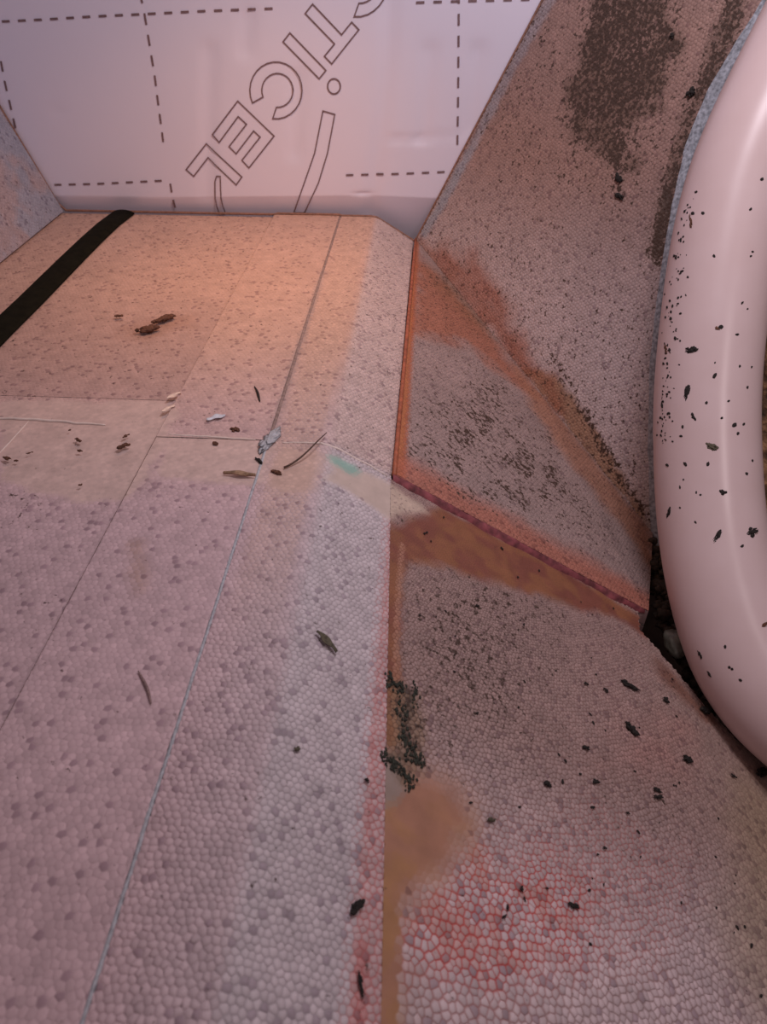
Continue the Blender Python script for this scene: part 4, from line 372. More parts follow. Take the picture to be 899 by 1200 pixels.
def bead_skin(name, parent, P, halfplanes, to3d, paint, height, size, keep=None):
    """one bead per point: a Voronoi cell domed up from its outline; paint gives colour, relief and mould"""
    hp = np.array(halfplanes, float)           # rows (nx, ny, d): inside where n.p <= d
    dist = (P @ hp[:, :2].T - hp[:, 2]).max(1)
    P = P[dist < size * 4]
    res = delaunay_2d_cdt([Vector(p) for p in P], [], [], 0, 1e-9)
    V = np.array([tuple(v) for v in res[0]])
    T = np.array([f for f in res[2] if len(f) == 3])
    A, B, Cc = V[T[:, 0]], V[T[:, 1]], V[T[:, 2]]
    d = 2 * (A[:, 0] * (B[:, 1] - Cc[:, 1]) + B[:, 0] * (Cc[:, 1] - A[:, 1]) + Cc[:, 0] * (A[:, 1] - B[:, 1]))
    d = np.where(abs(d) < 1e-14, 1e-14, d)
    a2, b2, c2 = (A ** 2).sum(1), (B ** 2).sum(1), (Cc ** 2).sum(1)
    cc = np.stack([(a2 * (B[:, 1] - Cc[:, 1]) + b2 * (Cc[:, 1] - A[:, 1]) + c2 * (A[:, 1] - B[:, 1])) / d,
                   (a2 * (Cc[:, 0] - B[:, 0]) + b2 * (A[:, 0] - Cc[:, 0]) + c2 * (B[:, 0] - A[:, 0])) / d], 1)
    pi = T.ravel()
    ti = np.repeat(np.arange(len(T)), 3)
    rel = cc[ti] - V[pi]
    ang = np.arctan2(rel[:, 1], rel[:, 0])
    rad = np.linalg.norm(rel, axis=1)
    order = np.lexsort((ang, pi))
    pi, ti, rad = pi[order], ti[order], rad[order]
    cnt = np.bincount(pi, minlength=len(V))
    mx = np.zeros(len(V))
    np.maximum.at(mx, pi, rad)
    dist = (V @ hp[:, :2].T - hp[:, 2]).max(1)
    sz = size if np.isscalar(size) else size
    ok = (cnt >= 3) & (mx < 2.2 * sz) & (dist < sz * .9)
    if keep is not None:
        ok &= keep(V)
    sel = ok[pi]
    pi, ti = pi[sel], ti[sel]
    outer = cc[ti].copy()
    ctr = V.copy()
    for nx, ny, dd in hp:                       # trim to the straight borders
        for arr in (outer, ctr):
            e = np.maximum(arr @ np.array([nx, ny]) - dd, 0)
            arr -= e[:, None] * np.array([nx, ny])
    ids, cell = np.unique(pi, return_inverse=True)
    c2d = ctr[ids]
    n_all, n_cell = len(pi), len(ids)
    start = np.r_[True, cell[1:] != cell[:-1]]
    first = np.flatnonzero(start)
    last = np.r_[first[1:] - 1, n_all - 1]
    nxt = np.arange(n_all) + 1
    nxt[last] = first
    off_ = outer - c2d[cell]
    ol_ = np.linalg.norm(off_, axis=1)
    mean_ = np.bincount(cell, ol_) / np.bincount(cell)
    il_ = np.minimum(.5 * .67 * ol_ + .5 * mean_[cell] * .67, ol_ * .92)
    inner = c2d[cell] + off_ * (il_ / np.maximum(ol_, 1e-9))[:, None]
    W_ = np.vstack([outer, inner, c2d])
    pos, nor = to3d(W_)
    pc = paint(c2d, True)
    po = paint(outer, False)
    relief = np.maximum(pc['relief'], 0)
    cs = mx[ids]
    hgt = height * relief * np.clip(cs / (size * .6), .6, 1.5)
    h = np.concatenate([np.zeros(n_all), hgt[cell] * .85, hgt])
    pos = pos + nor * h[:, None]
    # colours
    rnd = rng.random(n_cell)
    tone = 1 + pc['var'] * (rng.random(n_cell) - .5)
    bc = pc['base'] * tone[:, None]
    dk = (rnd < pc['dark'])[:, None]
    bc = np.where(dk, bc * np.array([.66, .62, .66]), bc)
    wb = po['gapmix'][:, None]
    inner_c = bc[cell]
    outer_c = po['base'] * (1 - wb) + po['gap'] * wb
    sm = (1 - po['relief'] * 1.0)[:, None]
    outer_c = outer_c * sm + (inner_c * (1 - .93 * wb) + po['gap'] * .93 * wb) * (1 - sm)
    colr = np.vstack([outer_c, inner_c, bc])
    mold = np.concatenate([po['mold'], pc['mold'][cell], pc['mold']])
    nv = len(W_)
    ar = np.arange(n_all)
    quads = np.stack([ar, nxt, n_all + nxt, n_all + ar], 1)
    tris = np.stack([n_all + ar, n_all + nxt, 2 * n_all + cell], 1)
    me = bpy.data.meshes.new(name)
    me.vertices.add(nv)
    me.vertices.foreach_set('co', pos.ravel())
    loops = np.concatenate([quads.ravel(), tris.ravel()])
    me.loops.add(len(loops))
    me.loops.foreach_set('vertex_index', loops.astype(np.int32))
    me.polygons.add(len(quads) + len(tris))
    ls = np.concatenate([np.arange(len(quads)) * 4, len(quads) * 4 + np.arange(len(tris)) * 3])
    me.polygons.foreach_set('loop_start', ls.astype(np.int32))
    me.polygons.foreach_set('use_smooth', np.ones(len(ls), bool))
    me.update(calc_edges=True)
    ca = me.attributes.new('tint', 'FLOAT_COLOR', 'POINT')
    ca.data.foreach_set('color', np.hstack([np.clip(colr, 0, 1), np.ones((nv, 1))]).ravel())
    ma = me.attributes.new('mold', 'FLOAT', 'POINT')
    ma.data.foreach_set('value', mold)
    me.materials.append(M_BEAD)
    o = bpy.data.objects.new(name, me)
    COL.objects.link(o)
    o.parent = parent
    o['kind'] = 'stuff'
    return o


def halfplanes(poly):
    """outward half planes of a convex counter-clockwise polygon"""
    out = []
    for i in range(len(poly)):
        a_, b_ = np.array(poly[i], float), np.array(poly[(i + 1) % len(poly)], float)
        e = b_ - a_
        n_ = np.array([e[1], -e[0]]) / np.linalg.norm(e)
        out.append((n_[0], n_[1], n_ @ a_))
    return out


# ------------------------------------------------------------------ surfaces
SL = .62
CO, SI = 1 / math.hypot(1, SL), SL / math.hypot(1, SL)
XC = -.084
YB, YJ = 1.263, .592
NS = np.array([SI, 0, CO])


def flat3d(z):
    def f(P):
        return np.column_stack([P[:, 0], P[:, 1], np.full(len(P), z)]), np.tile([0, 0, 1.], (len(P), 1))
    return f


PROF = [(-.30, 0), (-.094, 0), (-.086, -.0012), (-.076, -.0056), (.30, -SL * (.30 - XC))]
PX = np.array([p[0] for p in PROF])
PZ = np.array([p[1] for p in PROF])
PU = np.r_[0, np.cumsum(np.hypot(np.diff(PX), np.diff(PZ)))]


def u_of_x(x):
    return np.interp(x, PX, PU)


def strip3d(z=0):
    def f(P):
        x = np.interp(P[:, 0], PU, PX)
        k = sstep(x, -.094, -.072)
        n_ = np.column_stack([SI * k, np.zeros(len(P)), 1 - (1 - CO) * k])
        return np.column_stack([x, P[:, 1], np.interp(P[:, 0], PU, PZ) + z]), n_
    return f


def slope3d(off):
    def f(P):
        x = P[:, 0] * CO
        return np.column_stack([x, P[:, 1], -SL * (x - XC) + off]), np.tile(NS, (len(P), 1))
    return f


UPA, UPE1, UPE2, UPN = (np.array(DATA['UP'][k]) for k in ('a', 'e1', 'e2', 'n'))


def up3d(P):
    return UPA + P[:, :1] * UPE1 + P[:, 1:] * UPE2, np.tile(UPN, (len(P), 1))


PINK = np.array([.60, .43, .445])       # foam as it is in front
GLOW_ROSE = np.array([.55, .355, .285])        # back foam with the warm lamp's glow mixed into its colour
GREY = np.array([.56, .49, .51])


def pack(P, base, gap, relief=1., var=.22, dark=.07, mold=0., gapmix=1.):
    n = len(P)
    f = lambda v: np.full(n, float(v)) if np.isscalar(v) else v
    return dict(base=base, gap=gap, relief=f(relief), var=f(var), dark=f(dark), mold=f(mold), gapmix=f(gapmix))


CREAM = np.array([.61, .45, .40])


def paint_floor(P, ctr):
    """P = (X, Y) on the level floor boards"""
    n = len(P)
    base = np.tile(PINK, (n, 1))
    back = sstep(P[:, 1], .45, .85)
    base = mixc(base, GLOW_ROSE, back)
    base = mixc(base, GREY * .97, .5 * sstep(P[:, 0], -.16, -.09) * (1 - back))
    base *= (.92 + .16 * vnoise(P, 14, 3))[:, None]
    gap = base * .80
    wb = region(P, DATA['warm_band'], .006, .010, 40, 5)
    bc = region(P, DATA['band_c'], .006, .006, 50, 6)
    br = region(P, DATA['band_r'], .008, .006, 50, 7)
    band = np.maximum(np.maximum(wb, bc), br)
    base = mixc(base, CREAM, band * .9)
    rl = (P[:, 0] < -.257) * sstep(P[:, 1], .6660, .6670) * (1 - sstep(P[:, 1], .80, 1.0))
    base = mixc(base, [.42, .27, .24], rl * .55)
    st = line(P, DATA['brown_spot'], .022, .02, .012, 60, 8)
    base = mixc(base, [.33, .16, .10], st * .45)
    st = line(P, DATA['brown_stain_f'], .006, .008, .005, 60, 9)
    base = mixc(base, [.40, .24, .17], st * .5)
    groove_shade = line(P, [(-.1445, .615), (-.1440, .80), (-.1440, 1.02)], .0035, .003, .002, 50, 13)  # shade along the rear groove painted into the board colour, with some dust
    base = mixc(base, [.33, .25, .24], groove_shade * .75)
    # orange cast of the boards between the sealant line and the crease
    o_ = sstep(P[:, 0], -.142, -.13) * (1 - sstep(P[:, 0], -.10, -.09)) * sstep(P[:, 1], .30, .5)
    base = mixc(base, [.58, .38, .29], o_ * .5)
    mott = region(P, DATA['grey_mott'], .012, .015, 60, 10)
    gap = mixc(gap, base * .92, band)
    relief = (.55 + .45 * sstep(P[:, 0], -.17, -.12) * (1 - sstep(P[:, 1], .25, .5))) * (1 - band)
    fleck = vnoise(P * np.array([1, .55]), 120, 12, 2)
    mold = .03 + .14 * fleck + mott * .28 + .10 * back
    mold = mold * (1 - band * .8)
    return pack(P, base, gap, relief, .10 + .10 * (1 - back), .075 * (1 - band), mold, .5 * (1 - band))


def paint_strip(P, ctr):
    x = np.interp(P[:, 0], PU, PX)
    Q = np.column_stack([x, P[:, 1]])
    d = paint_floor(Q, ctr)
    slope = sstep(x, -.092, -.080)
    front = 1 - sstep(Q[:, 1], .58, .60)
    g = GREY * 1.05 * (.94 + .12 * vnoise(Q, 16, 21))[:, None]
    base = d['base'] * (1 - slope[:, None]) + mixc(g, GLOW_ROSE, (1 - front) * .5) * slope[:, None]
    gap = d['gap'] * (1 - slope[:, None]) + base * .66 * slope[:, None]
    edge = np.where(Q[:, 1] < .59, -.026 + .0383 * (.573 - Q[:, 1]), -.024)
    # pink stained band by the seam
    seam = -.027 + 0 * x
    k = sstep(x, seam - .001, seam + .003) * (Q[:, 1] < .585)
    base = mixc(base, [.55, .34, .33], k * .7)
    streak = 1 - sstep(abs(x - (edge - .011)), .002, .0045)
    gap = mixc(gap, [.52, .16, .15], k)
    base = mixc(base, [.55, .22, .21], k * streak * .75 * sstep(vnoise(Q, 60, 223), .3, .6))
    nb = (1 - sstep(abs(x - seam + .002), .001, .004)) * (Q[:, 1] < .585)
    gap = mixc(gap, [.55, .22, .21], nb * .6)
    bs = region(Q, DATA['band_s'], .006, .004, 60, 22)
    cream = np.array([.57, .46, .40])
    base = mixc(base, cream, bs * .95)
    gap = mixc(gap, cream, bs)
    aq = line(Q, DATA['aqua'], .007, .005, .003, 100, 23)
    base = mixc(base, [.27, .46, .40], aq * .9)
    gap = mixc(gap, [.27, .46, .40], aq * .9)
    relief = (d['relief'] * (1 - slope) + slope) * (1 - bs)
    mold = d['mold'] + .10 * slope * sstep(vnoise(Q, 30, 24), .4, .7)
    mold = mold * (1 - bs)
    dark = d['dark'] * (1 - slope) + .075 * slope * (1 - bs)
    return pack(P, base, gap, relief, .2 * (1 - bs), dark, mold, .8 * (1 - bs))


def paint_slab(P, ctr):
    """front slab, lower right of the seam"""
    Q = np.column_stack([P[:, 0] * CO, P[:, 1]])
    x, y = Q[:, 0], Q[:, 1]
    n = len(P)
    base = np.tile(np.array([.36, .245, .225]), (n, 1))
    near = 1 - sstep(y, .18, .36)
    base = mixc(base, [.62, .50, .51], near)
    base *= (.90 + .2 * vnoise(Q, 13, 31))[:, None]
    right = sstep(x, .20, .34)
    base = mixc(base, [.42, .31, .25], right * .4)
    gap = mixc(base * .50, [.30, .14, .11], .4 + 0 * x)
    pink = region(Q, DATA['pinkzone'], .03, .02, 30, 32)
    gap = mixc(gap, [.46, .16, .15], pink * .85)
    red = region(Q, DATA['redzone'], .02, .022, 45, 33) * sstep(vnoise(Q, 40, 34), .25, .48)
    gap = mixc(gap, [.50, .030, .018], np.minimum(red * 1.5, 1))
    base = mixc(base, [.55, .26, .22], red * .6 * sstep(vnoise(Q, 90, 134), .40, .6))
    r2 = region(Q, DATA['reddish2'], .03, .02, 30, 35)
    base = mixc(base, [.46, .22, .19], r2 * .5)
    yel = line(Q, DATA['yel_right'], .03, .03, .02, 20, 36)
    base = mixc(base, [.36, .27, .15], yel * .5)
    # rusty margins along the seam and the joint
    mt = region(Q, DATA['or_wedge'], .008, .008, 50, 37)
    ml = line(Q, DATA['or_margin_left'], .011, .005, .004, 70, 38)
    om = np.maximum(mt, ml)
    rust = mixc(np.tile(np.array([.30, .125, .065]), (n, 1)), [.24, .085, .06], sstep(vnoise(Q, 50, 39), .35, .65))
    base = base * (1 - om[:, None]) + rust * om[:, None]
    gap = gap * (1 - om[:, None]) + rust * .75 * om[:, None]
    lt = line(Q, [(-.012, .50), (-.013, .40), (-.009, .30)], .002, .002, .001, 90, 40)
    base = mixc(base, [.50, .26, .18], lt * .7)
    # tan smooth filler and the strip of it running to the front
    tan = region(Q, DATA['tan'], .012, .006, 50, 41)
    edge = -.026 + .0383 * (.573 - y)
    ts = (1 - sstep(x - edge, .008, .013)) * (1 - sstep(y, .26, .30))
    tan = np.maximum(tan, ts)
    pale = region(Q, DATA['band_s'], .006, .004, 60, 22)
    om = om * (1 - pale)
    tcol = mixc(np.tile(np.array([.42, .215, .10]), (n, 1)), [.40, .20, .13], sstep(vnoise(Q, 45, 42), .3, .7))
    base = base * (1 - tan[:, None]) + tcol * tan[:, None]
    gap = gap * (1 - tan[:, None]) + tcol * tan[:, None]
    base = mixc(base, [.55, .43, .35], pale * .95)
    gap = mixc(gap, [.55, .43, .35], pale)
    halo = region(Q, DATA['tan'], .03, .012, 40, 43) * (1 - tan)
    gap = mixc(gap, [.42, .20, .10], halo * .8)
    base = mixc(base, [.50, .28, .20], halo * .5)
    gp = region(Q, DATA['grey_patch'], .006, .005, 60, 44)
    base = mixc(base, [.33, .27, .24], gp * .85)
    gap = mixc(gap, [.33, .27, .24], gp * .85)
    mos = region(Q, DATA['mossy'], .006, .006, 90, 45)
    base = mixc(base, [.24, .15, .08], mos * .7)
    gap = mixc(gap, [.08, .05, .03], mos * .8)
    mo2 = line(Q, DATA['moss_pts'], .0025, .003, .003, 120, 245)
    base = mixc(base, [.06, .045, .03], mo2 * .75)
    gap = mixc(gap, [.03, .025, .02], mo2 * .8)
    cav = line(Q, DATA['or_right'], .012, .01, .008, 60, 46)
    base = mixc(base, [.20, .08, .05], cav * .8)
    dense = region(Q, DATA['dense'], .035, .02, 30, 47)
    mold = .08 + dense * (.17 + .16 * vnoise(Q, 70, 48)) + .16 * (1 - near) * sstep(vnoise(Q, 20, 49), .35, .7)
    mold = mold * (1 - om * .7) * (1 - tan) + mos * .25
    gap = mixc(gap, [.10, .065, .05], dense * .55 * (1 - om))
    relief = (1 - tan) * (1 - pale) * (1 - .85 * om) * (1 - .65 * right) * (1 - gp)
    return pack(P, base, gap, relief, .26 * (1 - om) * (1 - tan), .09 * (1 - tan) * (1 - om), mold, .95 * (1 - tan) * (1 - .5 * right))


def paint_corner(P, ctr):
    """low facet of the rear corner block"""
    Q = np.column_stack([P[:, 0] * CO, P[:, 1]])
    x, y = Q[:, 0], Q[:, 1]
    n = len(P)
    base = np.tile(np.array([.36, .26, .245]), (n, 1)) * (.88 + .24 * vnoise(Q, 14, 51))[:, None]
    gap = base * .66
    rl = region(Q, DATA['red_low'], .022, .02, 35, 52)
    base = mixc(base, [.38, .135, .075], rl * .8)
    dg = region(Q, DATA['diag_rr'], .014, .012, 40, 53)
    base = mixc(base, [.40, .19, .12], dg * .8)
    br = line(Q, DATA['brown_rr'], .05, .05, .02, 30, 54)
    base = mixc(base, [.27, .15, .08], br * .5)
    lip = 1 - sstep(x, -.016, -.009)
    base = mixc(base, [.42, .12, .05], lip * .9)
    ll = (1 - sstep(abs(x + .0185), .0015, .003))
    base = mixc(base, [.50, .20, .08], ll * .5)
    fr = 1 - sstep(y - (vnoise(Q, 40, 55) - .5) * .02, .605, .640)
    base = mixc(base, [.44, .14, .085], fr * .75)
    gap = mixc(base * .68, [.10, .07, .06], .0 * x)
    mr = region(Q, DATA['mold_rr'], .05, .03, 25, 56)
    mold = .27 + mr * (.10 + .34 * sstep(vnoise(Q * np.array([1, .6]), 55, 57), .35, .75))
    mold = mold * (1 - lip * .8) + .2 * br + rl * .05
    return pack(P, base, gap, (1 - lip) * .8, .16, .06 * (1 - lip), mold, .85)


def paint_up(P, ctr):
    """tall facet of the rear corner block, P in its own plane"""
    n = len(P)
    base = np.tile(np.array([.33, .215, .19]), (n, 1)) * (.90 + .2 * vnoise(P, 12, 61))[:, None]
    wpos = UPA + P[:, :1] * UPE1 + P[:, 1:] * UPE2
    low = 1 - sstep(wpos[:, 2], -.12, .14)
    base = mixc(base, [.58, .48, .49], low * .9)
    st = region(P, DATA['stain_up'], .006, .006, 60, 62)
    base = mixc(base, [.36, .20, .115], st * .85)
    ru = region(P, DATA['red_up'], .022, .02, 35, 72)
    base = mixc(base, [.36, .135, .085], ru * (.6 + .35 * vnoise(P, 40, 73)))
    be = line(P, DATA['blue_edge'], .009, .005, .004, 90, 63)
    base = mixc(base, [.33, .34, .39], be * .85)
    hz = region(P, DATA['haze_up'], .06, .03, 20, 64)
    base = mixc(base, [.38, .22, .175], hz * .5)
    edge_g = 1 - sstep(seg_dist(P, DATA['rim']), .004, .022)
    base = mixc(base, [.42, .40, .41], edge_g * .5 * low)
    m1 = region(P, DATA['mold_up'], .016, .022, 45, 65)
    m2 = line(P, DATA['mold_up2'], .004, .008, .006, 90, 66)
    m3 = line(P, DATA['mold_rim'], .013, .012, .010, 60, 67)
    m4 = line(P, DATA['mold_rim2'], .007, .005, .005, 70, 68)
    sd = line(P, DATA['stain_dark'], .006, .008, .008, 80, 69)
    base = mixc(base, [.13, .080, .058], m1 * .85 * sstep(vnoise(P, 45, 70), .1, .6))
    m0 = region(P, DATA['mold_up'], .05, .03, 30, 165)
    base = mixc(base, [.14, .085, .06], m3 * .6)
    base = mixc(base, [.22, .13, .10], m0 * .45)
    base = mixc(base, [.10, .07, .055], m4 * .8)
    gap = base * .62
    mold = .27 + .16 * hz * sstep(vnoise(P, 30, 71), .3, .7) + m1 * .30 + m0 * .2 + m2 * .5 + m3 * .5 + m4 * .5 + sd * .35 + low * .08
    return pack(P, base, gap, .7, .16, .07, np.minimum(mold, .85), .8)


def paint_side(P, ctr):
    n = len(P)
    base = mixc(np.tile(np.array([.42, .33, .34]), (n, 1)), [.33, .35, .43], sstep(vnoise(P, 22, 81), .35, .6) * .8)
    return pack(P, base, base * .7, .7, .15, .06, .22 + 0 * P[:, 0], .7)


# ------------------------------------------------------------------ foam boards
def board(label, poly, z, paint, cell, height, name='foam_board', thick=.045, to3d=None):
    top = [(x, y, z - .0012) for x, y in poly]
    v, f = prism(top, (0, 0, -thick))
    b = mesh_obj(name, v, f, M_BODY)
    tag(b, label, 'foam board')
    xs, ys = [p[0] for p in poly], [p[1] for p in poly]
    P = hex_points(min(xs) - .02, max(xs) + .02, min(ys) - .02, max(ys) + .02, cell)
    bead_skin('bead_surface', b, P, halfplanes(poly), to3d or flat3d(z), paint, height, cell)
    return b


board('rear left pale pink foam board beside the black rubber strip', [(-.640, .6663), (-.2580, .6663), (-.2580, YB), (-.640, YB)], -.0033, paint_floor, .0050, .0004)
board('rear centre foam board with a dusty, shade-painted groove along its right side', [(-.2555, YJ + .0003), (-.1465, YJ + .0003), (-.1465, YB + .004), (-.2555, YB)], .0006, paint_floor, .0050, .0004)
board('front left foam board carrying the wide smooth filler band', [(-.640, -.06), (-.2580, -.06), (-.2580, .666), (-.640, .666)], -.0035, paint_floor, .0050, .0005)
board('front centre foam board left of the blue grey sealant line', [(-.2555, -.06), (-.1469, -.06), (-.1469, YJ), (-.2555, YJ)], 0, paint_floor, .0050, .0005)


def strip_board(label, y0, y1, edge0, edge1, cell, height):
    """board with a crease: level on the left, falling away to the seam on the right"""
    xs = [-.1446, -.094, -.086, -.076]
    xe0, xe1 = edge0, edge1
    rows = []
    for y, xe in ((y0, xe0), (y1, xe1)):
        rows.append([(x, y, float(np.interp(x, PX, PZ)) - .0012) for x in xs + [xe]])
    n = len(xs) + 1
    v = rows[0] + rows[1] + [(p[0], p[1], p[2] - .045) for p in rows[0] + rows[1]]
    f = []
    for i in range(n - 1):
        f.append([i, i + 1, n + i + 1, n + i])
        f.append([2 * n + i, 3 * n + i, 3 * n + i + 1, 2 * n + i + 1])
        f.append([i, 2 * n + i, 2 * n + i + 1, i + 1])
        f.append([n + i, n + i + 1, 3 * n + i + 1, 3 * n + i])
    f.append([0, n, 3 * n, 2 * n])
    f.append([n - 1, 3 * n - 1, 4 * n - 1, 2 * n - 1])
    b = mesh_obj('foam_board', v, f, M_BODY)
    tag(b, label, 'foam board')
    u0 = float(u_of_x(-.1446))
    poly = [(u0, y0), (float(u_of_x(xe0)), y0), (float(u_of_x(xe1)), y1), (u0, y1)]
    P = hex_points(u0 - .02, max(poly[1][0], poly[2][0]) + .02, y0 - .02, y1 + .02, cell)
    bead_skin('bead_surface', b, P, halfplanes(poly), strip3d(), paint_strip, height, cell)
    return b


strip_board('front creased foam strip between the blue grey sealant line and the red seam', -.06, YJ, -.026 + .0383 * (.573 + .06) - .0002, -.0268, .0046, .00075)
strip_board('rear creased foam strip between the dusty, shade-painted groove and the orange lipped corner block', YJ + .0003, YB, -.0262, -.0228, .0048, .0005)

# front slab that keeps falling away to the right
FRONT = [(-.026 + .0383 * (.573 + .06), -.06), (.60, -.06), (.60, .5850), (-.0264, .5850)]
slab_edge = [(.600, .46), (.40, .435)] + [tuple(p) for p in DATA['slab_right'][::-1]]
outline = [FRONT[0], FRONT[1]] + slab_edge + [(.250, .5850), FRONT[3]]
top = [(x, y, -SL * (x - XC) - .0004 - .0012) for x, y in outline]
v, f = prism(top, (0, 0, -.05))
slab = mesh_obj('foam_board', v, f, M_BODY)
tag(slab, 'large front foam slab with the red stained bead area, under the white pipe', 'foam board')
z0 = complex(-.02, .98)
w0, w1 = .40, 1.06
dl = .0078                                   # beads grow coarser towards the front
lr0, lr1 = math.log(w0 - .05), math.log(w1 + .15)
na = int(1.9 / dl)
nr = int((lr1 - lr0) / (dl * .866))
jj, ii = np.meshgrid(np.arange(nr), np.arange(na), indexing='ij')
th = -math.pi / 2 - .35 + (ii + .5 * (jj % 2)) * dl * 1.0
lr = lr0 + jj * dl * .866
lr = lr + rng.uniform(-.3, .3, lr.shape) * dl
th = th + rng.uniform(-.3, .3, th.shape) * dl
rr_ = np.exp(lr) * .68
P = np.column_stack([(z0.real + rr_ * np.cos(th)).ravel(), (z0.imag - .12 + rr_ * np.sin(th)).ravel()])
cone = [(x / CO, y) for x, y in FRONT]
outl = [(x / CO, y) for x, y in outline]
bead_skin('bead_surface', slab, P, halfplanes(cone), slope3d(-.0004), paint_slab, .0007, .0052, keep=lambda V: inside(V, outl) | (V[:, 0] < .05))

# rear corner block: low facet and tall facet, its front end stained crimson
K = np.array(DATA['UP']['K'])
low_xy = [(-.0195, YB), (-.0245, .5875), (.262, .5875), (float(K[0]), float(K[1]))]
OFF = .006


def on_slope(x, y, off):
    return np.array([x, y, -SL * (x - XC) + off])


A3 = UPA + (K - UPA) * 0.004
rim2 = [tuple(p) for p in DATA['rim']]
rim3 = [UPA + p[0] * UPE1 + p[1] * UPE2 for p in rim2]
topY = 1.263
# where the tall facet meets the foil board
e2t = .62
def at_wall(h):
    # point on facet with Y=topY at in-plane height h
    t_ = (topY - UPA[1] - h * UPE2[1]) / UPE1[1]
    return (t_, h)
wall2 = [at_wall(0.0), at_wall(e2t)]
back = -UPN * .018
wall_fix = lambda p: p + (np.array([back[0], 0, back[2]]) if p[1] > 1.24 else back)
facet2 = [wall2[0]] + [(float(np.linalg.norm(K - UPA)), 0.0)] + rim2[1:] + [wall2[1]]
facet3 = [UPA + p[0] * UPE1 + p[1] * UPE2 - UPN * .0012 for p in facet2]
nf = len(facet3)
low3 = [on_slope(x, y, OFF - .0012) for x, y in low_xy]
verts = [tuple(p) for p in facet3] + [tuple(wall_fix(p)) for p in facet3] + [tuple(p) for p in low3] + [tuple(p + np.array([0, 0, -.05])) for p in low3]
faces = [list(range(nf)), list(range(2 * nf - 1, nf - 1, -1))] + [[i, nf + i, nf + (i + 1) % nf, (i + 1) % nf] for i in range(1, nf)]
b0 = 2 * nf
faces += [[b0, b0 + 1, b0 + 2, b0 + 3], [b0 + 7, b0 + 6, b0 + 5, b0 + 4]] + [[b0 + i, b0 + 4 + i, b0 + 4 + (i + 1) % 4, b0 + (i + 1) % 4] for i in range(3)]
corner = mesh_obj('foam_corner_block', verts, faces, M_BODY)
tag(corner, 'stained corner foam block with a mouldy tall face rising beside the white pipe', 'foam block')
pl = [(x / CO, y) for x, y in low_xy]
P = hex_points(-.06, .42, .55, 1.30, .0048)
bead_skin('bead_surface', corner, P, halfplanes(pl), slope3d(OFF), paint_corner, .0005, .0048)
h_in = (-UPE1 * 0)
nwall = np.array([UPE1[1], UPE2[1]])
nw = nwall / np.linalg.norm(nwall)
hp = [(0, -1, 0), (0, 1, e2t), (nw[0], nw[1], (topY - UPA[1]) / np.linalg.norm(nwall))]
if nwall[0] * 1 < 0 and False:
    pass
hp = [(0, -1, 0), (0, 1, e2t), (nw[0], nw[1], (topY - UPA[1]) / np.linalg.norm(nwall))]
xs2 = [p[0] for p in facet2]
P = hex_points(min(xs2) - .02, max(xs2) + .03, -.02, e2t + .02, .0047)
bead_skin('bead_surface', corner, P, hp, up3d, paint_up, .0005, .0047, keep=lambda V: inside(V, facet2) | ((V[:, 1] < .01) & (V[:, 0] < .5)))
# crimson front end face of the low facet
fx = np.linspace(-.0245, .258, 70)
vv = []
for i, x in enumerate(fx):
    j = (vnoise(np.array([[x, .3]]), 90, 90)[0] - .5) * .006
    kf = min(1, (.262 - x) / .05) * .8 + .2
    vv += [on_slope(x, .5885 + j * .6, OFF + .0004), on_slope(x, .5872 - .0020 * kf + j * .6, OFF - .0012), on_slope(x, .5872 - .0045 * kf + j, -.0004)]
ff = [[3 * i + k, 3 * i + k + 1, 3 * i + k + 4, 3 * i + k + 3] for i in range(len(fx) - 1) for k in range(2)]
tag(mesh_obj('end_face', vv, ff, M_BODY_RED, corner, True), 'crimson stained front edge')
# rounded orange lip along the seam
lp = [on_slope(x, y, OFF - .0010) for x, y in zip(np.linspace(-.0183, -.0233, 30), np.linspace(YB, .5875, 30))]
vv, ff = tube(lp, .0024, 8)
M_LIP = simple('rust_stained_lip', (.34, .095, .045), .6, 120, .5, .35)
tag(mesh_obj('seam_lip', vv, ff, M_LIP, corner, True), 'orange stained rounded lip')
# blue grey cut rim where the pipe passes
M_RIM = simple('blue_grey_cut_foam', (.30, .32, .36), .8, 230, .9, .5)
vv = []
rim_r = np.array(rim2)
rs = []
for i in range(len(rim_r) - 1):
    for t_ in np.linspace(0, 1, 8, endpoint=False):
        rs.append(rim_r[i] * (1 - t_) + rim_r[i + 1] * t_)
rs = np.array(rs + [rim_r[-1]])
tg = np.gradient(rs, axis=0)
for _ in range(6):
    tg[1:-1] = (tg[:-2] + tg[1:-1] + tg[2:]) / 3
tg /= np.linalg.norm(tg, axis=1)[:, None]
nr2 = np.column_stack([tg[:, 1], -tg[:, 0]])
cen = np.array([.2, .2])
if ((cen - rs[len(rs) // 2]) @ nr2[len(rs) // 2]) > 0:
    nr2 = -nr2
cols = [(-.003, .0004), (.003, .0012), (.009, -.0015), (.014, -.008), (.0145, -.028)]
for i, p in enumerate(rs):
    for k, (o_, d_) in enumerate(cols):
        jit = (vnoise(np.array([[i * .11, k * .7]]), 5, 95)[0] - .5) * .003
        q = p + nr2[i] * (o_ + jit)
        vv.append(UPA + q[0] * UPE1 + q[1] * UPE2 + UPN * d_)
nc = len(cols)
ff = [[i * nc + k, i * nc + k + 1, (i + 1) * nc + k + 1, (i + 1) * nc + k] for i in range(len(rs) - 1) for k in range(nc - 1)]
tag(mesh_obj('cut_rim', vv, ff, M_RIM, corner, True), 'blue grey cut rim facing the pipe')

